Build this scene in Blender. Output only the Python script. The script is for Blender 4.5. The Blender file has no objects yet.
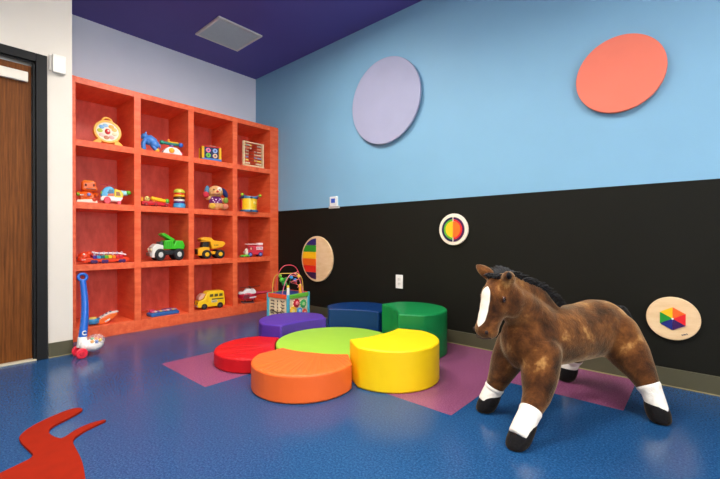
import bpy, bmesh, math, random
from mathutils import Vector, Matrix, noise
random.seed(7)
PI = math.pi
sc = bpy.context.scene
col = sc.collection
R = math.radians

# ------------------------------------------------------------------ materials
def lin(c):
    return tuple(((v/255)/12.92 if v/255 <= .04045 else ((v/255+.055)/1.055)**2.4) for v in c) + (1,)

def principled(name):
    m = bpy.data.materials.new(name); m.use_nodes = True
    nt = m.node_tree; b = nt.nodes['Principled BSDF']
    return m, nt, b

def N(nt, t, **kw):
    n = nt.nodes.new(t)
    for k, v in kw.items(): setattr(n, k, v)
    return n

def plain(name, rgb, rough=.45, var=.05, scale=14, bump=0, bscale=120, metal=0, spec=.5, coat=0, sheen=0):
    """a slightly uneven procedural surface of one colour"""
    m, nt, b = principled(name)
    tc = N(nt, 'ShaderNodeTexCoord'); nz = N(nt, 'ShaderNodeTexNoise')
    nz.inputs['Scale'].default_value = scale; nz.inputs['Detail'].default_value = 3
    nt.links.new(tc.outputs['Object'], nz.inputs['Vector'])
    cr = N(nt, 'ShaderNodeValToRGB'); c = lin(rgb)
    cr.color_ramp.elements[0].position = .3; cr.color_ramp.elements[1].position = .7
    cr.color_ramp.elements[0].color = tuple(max(0, v*(1-var)) for v in c[:3]) + (1,)
    cr.color_ramp.elements[1].color = tuple(min(1, v*(1+var)) for v in c[:3]) + (1,)
    nt.links.new(nz.outputs['Fac'], cr.inputs['Fac']); nt.links.new(cr.outputs['Color'], b.inputs['Base Color'])
    b.inputs['Roughness'].default_value = rough; b.inputs['Metallic'].default_value = metal
    b.inputs['Specular IOR Level'].default_value = spec
    b.inputs['Coat Weight'].default_value = coat
    b.inputs['Sheen Weight'].default_value = sheen
    if bump:
        n2 = N(nt, 'ShaderNodeTexNoise'); n2.inputs['Scale'].default_value = bscale; n2.inputs['Detail'].default_value = 4
        nt.links.new(tc.outputs['Object'], n2.inputs['Vector'])
        bp = N(nt, 'ShaderNodeBump'); bp.inputs['Strength'].default_value = bump; bp.inputs['Distance'].default_value = .004
        nt.links.new(n2.outputs['Fac'], bp.inputs['Height']); nt.links.new(bp.outputs['Normal'], b.inputs['Normal'])
    return m

def grain(name, rgb_a, rgb_b, stretch, rough=.45, scale=6, bump=.05, coat=0):
    """wood: noise stretched along the grain"""
    m, nt, b = principled(name)
    tc = N(nt, 'ShaderNodeTexCoord'); mp = N(nt, 'ShaderNodeMapping'); nz = N(nt, 'ShaderNodeTexNoise')
    mp.inputs['Scale'].default_value = stretch
    nz.inputs['Scale'].default_value = scale; nz.inputs['Detail'].default_value = 6; nz.inputs['Roughness'].default_value = .65
    nt.links.new(tc.outputs['Object'], mp.inputs['Vector']); nt.links.new(mp.outputs['Vector'], nz.inputs['Vector'])
    cr = N(nt, 'ShaderNodeValToRGB')
    cr.color_ramp.elements[0].position = .32; cr.color_ramp.elements[1].position = .68
    cr.color_ramp.elements[0].color = lin(rgb_a); cr.color_ramp.elements[1].color = lin(rgb_b)
    nt.links.new(nz.outputs['Fac'], cr.inputs['Fac']); nt.links.new(cr.outputs['Color'], b.inputs['Base Color'])
    b.inputs['Roughness'].default_value = rough; b.inputs['Coat Weight'].default_value = coat
    bp = N(nt, 'ShaderNodeBump'); bp.inputs['Strength'].default_value = bump; bp.inputs['Distance'].default_value = .003
    nt.links.new(nz.outputs['Fac'], bp.inputs['Height']); nt.links.new(bp.outputs['Normal'], b.inputs['Normal'])
    return m

def vinyl_floor(name, base, dark, light):
    m, nt, b = principled(name)
    tc = N(nt, 'ShaderNodeTexCoord')
    vo = N(nt, 'ShaderNodeTexNoise'); vo.inputs['Scale'].default_value = 120; vo.inputs['Detail'].default_value = 5; vo.inputs['Roughness'].default_value = .8
    nt.links.new(tc.outputs['Object'], vo.inputs['Vector'])
    cr = N(nt, 'ShaderNodeValToRGB'); e = cr.color_ramp.elements
    e[0].position = .36; e[0].color = lin(dark); e[1].position = .66; e[1].color = lin(light)
    k = e.new(.5); k.color = lin(base)
    nt.links.new(vo.outputs['Fac'], cr.inputs['Fac']); nt.links.new(cr.outputs['Color'], b.inputs['Base Color'])
    n2 = N(nt, 'ShaderNodeTexNoise'); n2.inputs['Scale'].default_value = 9; n2.inputs['Detail'].default_value = 4
    nt.links.new(tc.outputs['Object'], n2.inputs['Vector'])
    mr = N(nt, 'ShaderNodeMapRange'); mr.inputs['To Min'].default_value = .16; mr.inputs['To Max'].default_value = .3
    nt.links.new(n2.outputs['Fac'], mr.inputs['Value']); nt.links.new(mr.outputs['Result'], b.inputs['Roughness'])
    b.inputs['Specular IOR Level'].default_value = .4
    bp = N(nt, 'ShaderNodeBump'); bp.inputs['Strength'].default_value = .04; bp.inputs['Distance'].default_value = .002
    nt.links.new(n2.outputs['Fac'], bp.inputs['Height']); nt.links.new(bp.outputs['Normal'], b.inputs['Normal'])
    return m

def pleated_vinyl(name, rgb, pleat=.25):
    """upholstery vinyl with soft creases radiating from the hollow side of the petal"""
    m, nt, b = principled(name)
    tc = N(nt, 'ShaderNodeTexCoord'); sx = N(nt, 'ShaderNodeSeparateXYZ')
    nt.links.new(tc.outputs['Object'], sx.inputs['Vector'])
    at = N(nt, 'ShaderNodeMath', operation='ARCTAN2')
    nt.links.new(sx.outputs['Y'], at.inputs[0]); nt.links.new(sx.outputs['X'], at.inputs[1])
    cb = N(nt, 'ShaderNodeCombineXYZ'); ml = N(nt, 'ShaderNodeMath', operation='MULTIPLY'); ml.inputs[1].default_value = 22
    nt.links.new(at.outputs[0], ml.inputs[0]); nt.links.new(ml.outputs[0], cb.inputs['X'])
    m2 = N(nt, 'ShaderNodeMath', operation='MULTIPLY'); m2.inputs[1].default_value = 6
    nt.links.new(sx.outputs['Z'], m2.inputs[0]); nt.links.new(m2.outputs[0], cb.inputs['Z'])
    nz = N(nt, 'ShaderNodeTexNoise'); nz.inputs['Scale'].default_value = 1; nz.inputs['Detail'].default_value = 2
    nt.links.new(cb.outputs[0], nz.inputs['Vector'])
    n2 = N(nt, 'ShaderNodeTexNoise'); n2.inputs['Scale'].default_value = 9; n2.inputs['Detail'].default_value = 3
    nt.links.new(tc.outputs['Object'], n2.inputs['Vector'])
    b1 = N(nt, 'ShaderNodeBump'); b1.inputs['Strength'].default_value = pleat; b1.inputs['Distance'].default_value = .03
    ge = N(nt, 'ShaderNodeNewGeometry'); sn = N(nt, 'ShaderNodeSeparateXYZ'); nt.links.new(ge.outputs['True Normal'], sn.inputs[0])
    fr_ = N(nt, 'ShaderNodeMapRange'); fr_.inputs['From Min'].default_value = .3; fr_.inputs['From Max'].default_value = .95
    fr_.inputs['To Min'].default_value = pleat*.12; fr_.inputs['To Max'].default_value = pleat
    nt.links.new(sn.outputs['Z'], fr_.inputs['Value']); nt.links.new(fr_.outputs[0], b1.inputs['Strength'])
    nt.links.new(nz.outputs['Fac'], b1.inputs['Height'])
    b2 = N(nt, 'ShaderNodeBump'); b2.inputs['Strength'].default_value = .12; b2.inputs['Distance'].default_value = .02
    nt.links.new(n2.outputs['Fac'], b2.inputs['Height']); nt.links.new(b1.outputs['Normal'], b2.inputs['Normal'])
    nt.links.new(b2.outputs['Normal'], b.inputs['Normal'])
    hs = N(nt, 'ShaderNodeMixRGB'); hs.inputs[1].default_value = lin(rgb)
    hs.inputs[2].default_value = tuple(v*.92 for v in lin(rgb)[:3]) + (1,)
    nt.links.new(n2.outputs['Fac'], hs.inputs[0]); nt.links.new(hs.outputs[0], b.inputs['Base Color'])
    b.inputs['Roughness'].default_value = .45; b.inputs['Specular IOR Level'].default_value = .3
    return m

def plush(name, stops, scale=7, bump=.35, sheen=.6):
    m, nt, b = principled(name)
    tc = N(nt, 'ShaderNodeTexCoord')
    nz = N(nt, 'ShaderNodeTexNoise'); nz.inputs['Scale'].default_value = scale; nz.inputs['Detail'].default_value = 7
    nz.inputs['Roughness'].default_value = .66; nz.inputs['Distortion'].default_value = .25
    nt.links.new(tc.outputs['Object'], nz.inputs['Vector'])
    cr = N(nt, 'ShaderNodeValToRGB'); e = cr.color_ramp.elements
    e[0].position, e[0].color = stops[0][0], lin(stops[0][1]); e[1].position, e[1].color = stops[-1][0], lin(stops[-1][1])
    for p, c in stops[1:-1]:
        k = e.new(p); k.color = lin(c)
    nt.links.new(nz.outputs['Fac'], cr.inputs['Fac']); nt.links.new(cr.outputs['Color'], b.inputs['Base Color'])
    b.inputs['Roughness'].default_value = .85; b.inputs['Specular IOR Level'].default_value = .15
    b.inputs['Sheen Weight'].default_value = sheen; b.inputs['Sheen Roughness'].default_value = .4
    b.inputs['Sheen Tint'].default_value = lin((255, 225, 180))
    n2 = N(nt, 'ShaderNodeTexNoise'); n2.inputs['Scale'].default_value = 160; n2.inputs['Detail'].default_value = 3
    nt.links.new(tc.outputs['Object'], n2.inputs['Vector'])
    b1 = N(nt, 'ShaderNodeBump'); b1.inputs['Strength'].default_value = bump; b1.inputs['Distance'].default_value = .006
    nt.links.new(n2.outputs['Fac'], b1.inputs['Height'])
    b2 = N(nt, 'ShaderNodeBump'); b2.inputs['Strength'].default_value = .25; b2.inputs['Distance'].default_value = .03
    nt.links.new(nz.outputs['Fac'], b2.inputs['Height']); nt.links.new(b1.outputs['Normal'], b2.inputs['Normal'])
    nt.links.new(b2.outputs['Normal'], b.inputs['Normal'])
    return m

def emit(name, rgb, s):
    m, nt, b = principled(name)
    b.inputs['Base Color'].default_value = (0.8, .8, .8, 1)
    b.inputs['Emission Color'].default_value = rgb + (1,); b.inputs['Emission Strength'].default_value = s
    return m

def clear(name, rgb=(235, 240, 245), alpha=.22):
    m, nt, b = principled(name)
    b.inputs['Base Color'].default_value = lin(rgb); b.inputs['Roughness'].default_value = .08
    b.inputs['Alpha'].default_value = alpha
    return m

_toy = {}
def toy(rgb, rough=.35):
    """shiny toy plastic of a given colour"""
    k = (rgb, rough)
    if k not in _toy:
        _toy[k] = plain('toy_plastic_%d_%d_%d' % rgb, rgb, rough, var=.03, scale=30, coat=.15)
    return _toy[k]

RED=(214,26,36); ORANGE=(240,100,24); YELLOW=(250,200,20); GREEN=(60,170,50); BLUE=(40,110,205); NAVY=(24,32,78)
SKY=(70,165,220); WHITE=(235,232,225); BLACK=(18,18,20); PURPLE=(90,40,140); PINK=(235,90,120); LIME=(150,205,40); CREAM=(240,225,190)

# ------------------------------------------------------------------ geometry helper
class MB:
    def __init__(s): s.bm = bmesh.new(); s.mi = 0
    def _fin(s, verts, M):
        bmesh.ops.transform(s.bm, matrix=M, verts=verts)
        fs = set(f for v in verts for f in v.link_faces)
        for f in fs: f.material_index = s.mi
        return s
    def box(s, c, d, rot=(0,0,0)):
        v = bmesh.ops.create_cube(s.bm, size=1)['verts']
        M = Matrix.Translation(c) @ Matrix.Rotation(rot[2],4,'Z') @ Matrix.Rotation(rot[1],4,'Y') @ Matrix.Rotation(rot[0],4,'X') @ Matrix.Diagonal((d[0],d[1],d[2],1))
        return s._fin(v, M)
    def span(s, x0,x1,y0,y1,z0,z1): return s.box(((x0+x1)/2,(y0+y1)/2,(z0+z1)/2),(abs(x1-x0),abs(y1-y0),abs(z1-z0)))
    def ball(s, c, r, rot=(0,0,0), u=20, v=12):
        if not isinstance(r, (tuple,list)): r = (r,r,r)
        M = Matrix.Translation(c) @ Matrix.Rotation(rot[2],4,'Z') @ Matrix.Rotation(rot[1],4,'Y') @ Matrix.Rotation(rot[0],4,'X') @ Matrix.Diagonal((r[0],r[1],r[2],1))
        nv = s.bm.verts.new; lo = nv(M @ Vector((0,0,-1))); hi = nv(M @ Vector((0,0,1))); rings = []
        for i in range(1, v):
            a = -PI/2+PI*i/v; ca, sa = math.cos(a), math.sin(a)
            rings.append([nv(M @ Vector((ca*math.cos(2*PI*k/u), ca*math.sin(2*PI*k/u), sa))) for k in range(u)])
        nf = s.bm.faces.new
        for k in range(u):
            k2 = (k+1) % u
            nf((lo, rings[0][k2], rings[0][k])).material_index = s.mi
            nf((hi, rings[-1][k], rings[-1][k2])).material_index = s.mi
            for i in range(v-2): nf((rings[i][k], rings[i][k2], rings[i+1][k2], rings[i+1][k])).material_index = s.mi
        return s
    def cyl(s, p0, p1, r0, r1=None, seg=24):
        p0 = Vector(p0); p1 = Vector(p1); d = p1-p0; r1 = r0 if r1 is None else r1
        vs = bmesh.ops.create_cone(s.bm, cap_ends=True, segments=seg, radius1=r0, radius2=max(r1,1e-5), depth=d.length)['verts']
        M = Matrix.Translation((p0+p1)/2) @ d.to_track_quat('Z','Y').to_matrix().to_4x4()
        return s._fin(vs, M)
    def tube(s, pts, r, seg=8, rf=None):
        pts = [Vector(p) for p in pts]; rings = []; n = len(pts)
        t0 = (pts[1]-pts[0]).normalized(); up = Vector((0,0,1)) if abs(t0.z) < .9 else Vector((1,0,0))
        nrm = t0.cross(up).normalized()
        for i, p in enumerate(pts):
            t = (pts[min(i+1,n-1)]-pts[max(i-1,0)]).normalized()
            nrm = (nrm - t*nrm.dot(t)).normalized(); b = t.cross(nrm)
            rr = r if rf is None else rf(i/(n-1))
            rings.append([s.bm.verts.new(p + (nrm*math.cos(2*PI*k/seg) + b*math.sin(2*PI*k/seg))*rr) for k in range(seg)])
        for i in range(n-1):
            for k in range(seg):
                f = s.bm.faces.new((rings[i][k],rings[i][(k+1)%seg],rings[i+1][(k+1)%seg],rings[i+1][k])); f.material_index = s.mi
        for rg in (rings[0][::-1], rings[-1]):
            f = s.bm.faces.new(rg); f.material_index = s.mi
        return s
    def prism(s, poly, lo, hi, axis='Z'):
        """extrude a 2-D outline; axis Z: poly is xy, axis Y: poly is xz, axis X: poly is yz"""
        def P(a,b,h): return {'Z':(a,b,h),'Y':(a,h,b),'X':(h,a,b)}[axis]
        A = [s.bm.verts.new(P(a,b,lo)) for a,b in poly]; B = [s.bm.verts.new(P(a,b,hi)) for a,b in poly]
        n = len(poly); fs = []
        fs.append(s.bm.faces.new(A)); fs.append(s.bm.faces.new(B[::-1]))
        for i in range(n): fs.append(s.bm.faces.new((A[i],B[i],B[(i+1)%n],A[(i+1)%n])))
        for f in fs: f.material_index = s.mi
        bmesh.ops.recalc_face_normals(s.bm, faces=fs)
        return s
    def lathe(s, prof, c=(0,0,0), seg=32, rot=(0,0,0)):
        M = Matrix.Translation(c) @ Matrix.Rotation(rot[2],4,'Z') @ Matrix.Rotation(rot[1],4,'Y') @ Matrix.Rotation(rot[0],4,'X')
        rings = []
        for r,z in prof:
            rings.append([s.bm.verts.new(M @ Vector((max(r,1e-4)*math.cos(2*PI*k/seg), max(r,1e-4)*math.sin(2*PI*k/seg), z))) for k in range(seg)])
        fs = []
        for i in range(len(rings)-1):
            for k in range(seg):
                fs.append(s.bm.faces.new((rings[i][k],rings[i][(k+1)%seg],rings[i+1][(k+1)%seg],rings[i+1][k])))
        fs.append(s.bm.faces.new(rings[0][::-1])); fs.append(s.bm.faces.new(rings[-1]))
        for f in fs: f.material_index = s.mi
        bmesh.ops.recalc_face_normals(s.bm, faces=fs)
        return s
    def torus(s, c, Rr, r, rot=(0,0,0), seg=28, ms=8, arc=(0,2*PI)):
        M = Matrix.Translation(c) @ Matrix.Rotation(rot[2],4,'Z') @ Matrix.Rotation(rot[1],4,'Y') @ Matrix.Rotation(rot[0],4,'X')
        full = abs(arc[1]-arc[0]-2*PI) < 1e-4; n = seg if full else seg+1; rings = []
        for i in range(n):
            a = arc[0] + (arc[1]-arc[0])*i/seg
            rings.append([s.bm.verts.new(M @ Vector(((Rr+r*math.cos(2*PI*k/ms))*math.cos(a),(Rr+r*math.cos(2*PI*k/ms))*math.sin(a), r*math.sin(2*PI*k/ms)))) for k in range(ms)])
        fs = []
        for i in range(seg):
            A = rings[i]; B = rings[(i+1)%n]
            for k in range(ms): fs.append(s.bm.faces.new((A[k],B[k],B[(k+1)%ms],A[(k+1)%ms])))
        if not full:
            fs.append(s.bm.faces.new(rings[0])); fs.append(s.bm.faces.new(rings[-1][::-1]))
        for f in fs: f.material_index = s.mi
        bmesh.ops.recalc_face_normals(s.bm, faces=fs)
        return s
    def build(s, name, mat, parent=None, bevel=0, seg=2, smooth=True, sub=0, angle=40):
        me = bpy.data.meshes.new(name); s.bm.to_mesh(me); s.bm.free()
        for m in (mat if isinstance(mat, (list,tuple)) else [mat]): me.materials.append(m)
        if smooth:
            for p in me.polygons: p.use_smooth = True
            me.set_sharp_from_angle(angle=R(angle))
        o = bpy.data.objects.new(name, me); col.objects.link(o)
        if parent: o.parent = parent
        if bevel:
            b = o.modifiers.new('bevel','BEVEL'); b.width = bevel; b.segments = seg; b.limit_method = 'ANGLE'; b.angle_limit = R(35)
            b.harden_normals = False
        if sub:
            u = o.modifiers.new('sub','SUBSURF'); u.levels = sub; u.render_levels = sub
        return o

def tag(o, label, cat, group=None):
    o['label'] = label; o['category'] = cat
    if group: o['group'] = group
    return o
def thing(name, label, cat, loc, rz=0, group=None):
    o = bpy.data.objects.new(name, None); col.objects.link(o)
    o.location = loc; o.rotation_euler = (0,0,rz); o.empty_display_size = .1
    return tag(o, label, cat, group)
def struct(o, label=None):
    o['kind'] = 'structure'
    if label: o['label'] = label
    return o
def disc2(r, n=64, cx=0, cy=0): return [(cx+r*math.cos(2*PI*k/n), cy+r*math.sin(2*PI*k/n)) for k in range(n)]
def arc2(r, a0, a1, n=32, cx=0, cy=0): return [(cx+r*math.cos(a0+(a1-a0)*k/n), cy+r*math.sin(a0+(a1-a0)*k/n)) for k in range(n+1)]

# ------------------------------------------------------------------ room  (corner at origin, blue wall y=0, alcove wall x=0)
HC = 2.883; XR = 6.6; YF = -5.4
m_blue = plain('blue_wall_paint', (122,172,202), .6, .02, 3, bump=.12, bscale=90)
m_black = plain('black_wall_paint', (18,18,11), .7, .08, 3, bump=.12, bscale=90, spec=.2)
m_white = plain('cream_wall_paint', (218,211,198), .6, .02, 3, bump=.12, bscale=90)
m_alc = plain('grey_blue_wall_paint', (222,230,242), .6, .02, 3, bump=.12, bscale=90)
m_ceil = plain('indigo_ceiling_paint', (78,72,150), .7, .05, 2, bump=.1, bscale=60)
m_base = plain('olive_grey_rubber_base', (76,73,52), .55, .05, 8)
m_basel = plain('pale_joint', (140,128,84), .6, .05, 8)
m_fb = vinyl_floor('blue_speckled_vinyl', (27,69,112), (14,52,95), (48,94,141))
m_fp = vinyl_floor('pink_speckled_vinyl', (132,72,106), (112,54,90), (158,98,126))

# floor of 0.61 m tiles
TX = [0.0, .35, .96, 1.57, 2.18, 2.79, 3.40, 4.01, 4.62, 5.23, 5.84, XR]
TY = [0.0, -.555, -1.165, -1.775, -2.385, -2.995, -3.605, -4.215, -4.825, YF]
def is_pink(i, j):
    x = (TX[i]+TX[i+1])/2; y = (TY[j]+TY[j+1])/2
    return (2.18 < x < 3.40 and y > -1.165) or (3.40 < x < 4.01 and y > -.555) or (1.57 < x < 2.18 and -1.775 < y < -1.165)
fm = MB(); V = {}
for i, x in enumerate(TX):
    for j, y in enumerate(TY): V[i,j] = fm.bm.verts.new((x,y,0))
for i in range(len(TX)-1):
    for j in range(len(TY)-1):
        f = fm.bm.faces.new((V[i,j],V[i,j+1],V[i+1,j+1],V[i+1,j])); f.material_index = 1 if is_pink(i,j) else 0
r = bmesh.ops.extrude_face_region(fm.bm, geom=list(fm.bm.faces))
bmesh.ops.translate(fm.bm, vec=(0,0,-.06), verts=[v for v in r['geom'] if isinstance(v, bmesh.types.BMVert)])
bmesh.ops.recalc_face_normals(fm.bm, faces=list(fm.bm.faces))
struct(fm.build('floor', [m_fb, m_fp], smooth=False), 'speckled blue vinyl floor with pink tiles')
struct(MB().span(-.1,XR+.1,YF-.1,.1,HC,HC+.08).build('ceiling', m_ceil, smooth=False))
wb = MB(); wb.span(-.1,XR+.1,0,.1,1.170,HC); wb.mi = 1; wb.span(-.1,XR+.1,0,.1,-.06,1.170)
struct(wb.build('wall_back', [m_blue, m_black], smooth=False), 'wall painted light blue above black')
struct(MB().span(-.1,0,-2.11,0,-.06,HC).build('wall_alcove', m_alc, smooth=False))
DY0, DY1, DZ = -3.22, -2.318, 2.062       # door opening
wl = MB(); wl.span(-.1,.84,DY1,-2.11,-.06,HC); wl.span(.64,.84,DY0,DY1,DZ,HC); wl.span(.64,.84,YF,DY0,-.06,HC)
struct(wl.build('wall_left', m_white, smooth=False))
struct(MB().span(.64,XR+.1,YF-.1,YF,-.06,HC).build('wall_front', m_white, smooth=False))
WY0, WY1, WZ0, WZ1 = -4.3, -.9, .75, 2.15
wr = MB(); wr.span(XR,XR+.1,YF,WY0,-.06,HC); wr.span(XR,XR+.1,WY1,0,-.06,HC); wr.span(XR,XR+.1,WY0,WY1,-.06,WZ0); wr.span(XR,XR+.1,WY0,WY1,WZ1,HC)
struct(wr.build('wall_right', m_white, smooth=False))
wn = bpy.data.objects.new('added_window_1', None); col.objects.link(wn); wn.location = (XR+.05,(WY0+WY1)/2,WZ0); struct(wn)  # unseen window, added so daylight reaches the bookcase and seats from the side
wg = MB(); wl_ = WY1-WY0
for y in (-wl_/2+.025,-wl_/6,wl_/6,wl_/2-.025): wg.box((0,y,(WZ1-WZ0)/2),(.06,.05,WZ1-WZ0))
for z in (.025,WZ1-WZ0-.025): wg.box((0,0,z),(.06,wl_,.05))
wg.build('added_window_frame', plain('added_window_paint',(226,226,222),.5,.02,10), wn, bevel=.004)
MB().box((0,0,(WZ1-WZ0)/2),(.006,wl_-.1,WZ1-WZ0-.1)).build('added_window_pane', clear('added_window_glass',(250,252,255),.04), wn)

def baseboard(name, a):
    o = a.build(name, [m_base, m_basel], bevel=.002); return struct(o)
b = MB(); b.span(.52,XR,-.010,0,.004,.104); b.mi = 1; b.span(.52,XR,-.016,0,0,.006); baseboard('baseboard_back', b)
b = MB(); b.span(.84,.850,-2.252,-2.11,.004,.104); b.mi = 1; b.span(.84,.856,-2.252,-2.11,0,.006); baseboard('baseboard_left', b)
b = MB(); b.span(.84,.850,YF,DY0-.066,.004,.104); b.mi = 1; b.span(.84,.856,YF,DY0-.066,0,.006); baseboard('baseboard_door', b)

# door
m_jamb = plain('black_frame_paint', (16,17,17), .5, .05, 8, spec=.25)
m_door = grain('walnut_veneer', (80,42,12), (126,72,26), (30,30,1.1), .5, 3, .03)
m_door.node_tree.nodes['Principled BSDF'].inputs['Specular IOR Level'].default_value = .15
m_rail = plain('pale_aluminium', (222,216,200), .4, .03, 20)
m_glass = plain('dark_wired_glass', (38,44,44), .08, .1, 20)
m_brassy = plain('gold_bead', (150,112,50), .4, .05, 20)
fr = MB()
fr.span(.80,.858,DY1,DY1+.062,0,DZ+.060); fr.span(.80,.858,DY0-.066,DY0,0,DZ+.060); fr.span(.80,.858,DY0,DY1,DZ,DZ+.060)
fr.span(.70,.842,DY1-.016,DY1,0,DZ); fr.span(.70,.842,DY0,DY0+.016,0,DZ); fr.span(.70,.842,DY0,DY1,DZ-.016,DZ)
struct(fr.build('trim_1', m_jamb, bevel=.003), 'black door frame')
dr = thing('door_1','brown wood veneer door with black frame at left edge','door',(.812,DY1-.018,.012))
for k in ('category',): del dr[k]
struct(dr)
dw = DY1-.018-(DY0+.018)
lx0, lx1, lz0, lz1 = -.295, -.16, .17, 1.55
MB().span(-.045,0,-dw,0,0,2.024).build('leaf', m_door, dr, bevel=.002)
MB().span(-.002,.006,-.345,-.215,lz0+.02,lz1).build('vision_glass', m_glass, dr)
v = MB()
v.span(0,.012,-.345,-.215,lz0,lz0+.02); v.span(0,.012,-.345,-.215,lz1,lz1+.02); v.span(0,.012,-.215,-.200,lz0,lz1+.02); v.span(0,.012,-.360,-.345,lz0,lz1+.02)
v.build('glazing_bead', m_brassy, dr, bevel=.002)
MB().span(0,.026,-dw+.1,-.020,1.905,1.972).build('closer_rail', m_rail, dr, bevel=.003)
h = MB(); h.cyl((0,-dw+.07,1.0),(.05,-dw+.07,1.0),.012); h.box((.055,-dw+.12,1.0),(.016,.12,.02)); h.build('door_handle', m_rail, dr, bevel=.004)
struct(MB().span(.70,.86,DY0,DY1,0,.011).build('trim_2', plain('threshold_light_strip',(196,186,160),.4,.04,20), bevel=.003), 'pale door threshold coloured as the strip of light under the door')  # pale tone paints in the strip of light under the door

# ------------------------------------------------------------------ lights
def troffer(x, y, lx, ly, s, label, spread=154):
    t = thing('ceiling_light', label, 'ceiling light', (x,y,HC), 0, 'ceiling light panels')
    f = MB()
    for a in (-1,1):
        f.box((a*(lx/2+.015),0,-.012),(.03,ly+.06,.024)); f.box((0,a*(ly/2+.015),-.012),(lx,.03,.024))
    f.build('frame', m_rail, t)
    MB().box((0,0,-.006),(lx,ly,.012)).build('diffuser', emit('warm_lamp_panel', (1,.95,.87), 3.0), t)
    ld = bpy.data.lights.new('lamp','AREA'); ld.shape = 'RECTANGLE'; ld.size = lx-.04; ld.size_y = ly-.04; ld.energy = s; ld.spread = R(spread); ld.color = (1,.95,.88)
    lo = bpy.data.objects.new('lamp', ld); col.objects.link(lo); lo.parent = t; lo.location = (0,0,-.03)
LS = 22
troffer(1.90,-1.30,.6,.6,LS,'square ceiling light panel added out of view to brighten the bookcase alcove', 176)  # added unseen panel with a wide spread, lifts the dim alcove
troffer(3.1,-1.75,.6,.6,LS,'square ceiling light panel above the flower seats')
troffer(4.75,-1.75,.6,.6,LS,'square ceiling light panel over the toy horse')
troffer(2.45,-3.4,.6,.6,LS,'square ceiling light panel out on the door side')
troffer(4.75,-3.9,.6,.6,LS,'square ceiling light panel behind the camera')

w = bpy.data.worlds.new('world'); sc.world = w; w.use_nodes = True
w.node_tree.nodes['Background'].inputs[0].default_value = (1,.97,.94,1); w.node_tree.nodes['Background'].inputs[1].default_value = 5.2

# ceiling vent
m_vent = plain('vent_enamel', (204,204,200), .5, .03, 20)
t = thing('ceiling_vent','square grey return air vent set in the indigo ceiling','vent',(.752,-.805,HC))
f = MB()
for a in (-1,1):
    f.box((a*.222,0,-.008),(.022,.466,.016)); f.box((0,a*.222,-.008),(.422,.022,.016))
f.build('frame', m_vent, t, bevel=.002)
MB().box((0,0,-.002),(.43,.43,.004)).build('backing', plain('vent_dark',(128,130,134),.6,.05,20), t)
g = MB()
for k in range(24): g.box((-.21+k*.42/23,0,-.008),(.009,.42,.010),(0,.5,0))
g.build('louvres', plain('vent_grey',(186,190,194),.5,.03,20), t)

# ------------------------------------------------------------------ bookcase
SD, SW, SH = .479, 2.10, 2.167
m_book = grain('orange_stained_wood', (226,82,40), (246,116,70), (1.2,1.2,5), .42, 5, .04)
m_bookh = grain('orange_stained_wood_boards', (226,82,40), (246,116,70), (1.2,5,5), .42, 5, .04)
bc = thing('cubby_bookcase','tall orange-red wooden bookcase of sixteen open cubbies in the wall alcove','bookcase',(0,0,0))
MB().span(.002,SD,-2.106,-2.011,0,SH).build('side_panel', m_book, bc, bevel=.002)
MB().span(.002,SD,-.117,-.003,0,SH).build('side_panel', m_book, bc, bevel=.002)
for y in (-1.551,-1.061,-.577): MB().span(.012,SD,y-.028,y+.028,.02,SH-.01).build('divider', m_book, bc, bevel=.002)
ZS = [.104, .630, 1.143, 1.657]
for z in ZS[1:]: MB().span(.012,SD-.0015,-2.02,-.11,z-.054,z).build('shelf', m_bookh, bc, bevel=.002)
MB().span(.002,SD-.0015,-2.02,-.11,SH-.052,SH-.001).build('top_panel', m_bookh, bc, bevel=.002)
MB().span(.002,SD-.0015,-2.02,-.11,0.0,ZS[0]).build('bottom_panel', m_bookh, bc, bevel=.002)
MB().span(.002,.014,-2.02,-.11,.05,SH-.02).build('back_panel', grain('red_stained_back', (204,74,54), (230,100,80), (1.2,3,1.2), .45, 5, .04), bc)

# ------------------------------------------------------------------ wall things (centred on wall, facing -Y)
def wall_disc(name, label, cat, x, z, rad, th, mat, group=None):
    t = thing(name, label, cat, (x,-.001,z), 0, group)
    return t
def plain_disc(name, label, x, z, rad, rgb):
    t = thing(name, label, 'wall disc', (x,0,z), 0, 'round wall panels')
    MB().prism(disc2(rad,96), -.040, -.018, 'Y').build('panel', plain('disc_fabric', rgb, .7, .03, 5, bump=.1, bscale=200), t, bevel=.004)
    MB().prism(disc2(rad*.5,48), -.018, -.002, 'Y').build('spacer', m_rail, t)
plain_disc('wall_disc','large lavender disc mounted on the blue wall above the seats',2.113,2.104,.392,(160,163,190))
plain_disc('wall_disc','salmon orange disc mounted high on the blue wall above the horse',3.916,1.846,.232,(230,118,94))

m_maple = grain('maple_ply', (222,186,138), (238,208,164), (1,1,4), .45, 5, .02)
# rainbow stripe half disc
t = thing('wall_puzzle','round maple wall puzzle with rainbow stripes filling its left half','wall toy',(1.178,0,.622),0,'round wall puzzles')
MB().prism(disc2(.246,96), -.022, 0, 'Y').build('board', m_maple, t, bevel=.004)
ri = .222
cols = [(28,34,110),(40,150,40),(250,190,20),(240,100,20),(226,40,26),(52,22,66)]
for k, c in enumerate(cols):
    z1 = ri - 2*ri*k/6; z0 = ri - 2*ri*(k+1)/6
    pts = [(-.004,z0+.001)] + [(-math.sqrt(max(1e-6,ri*ri-z*z))-.004, z) for z in [z0+.001+(z1-z0-.002)*q/10 for q in range(11)]] + [(-.004,z1-.001)]
    MB().prism(pts, -.026, -.020, 'Y').build('stripe', toy(c,.45), t, bevel=.001)
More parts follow.
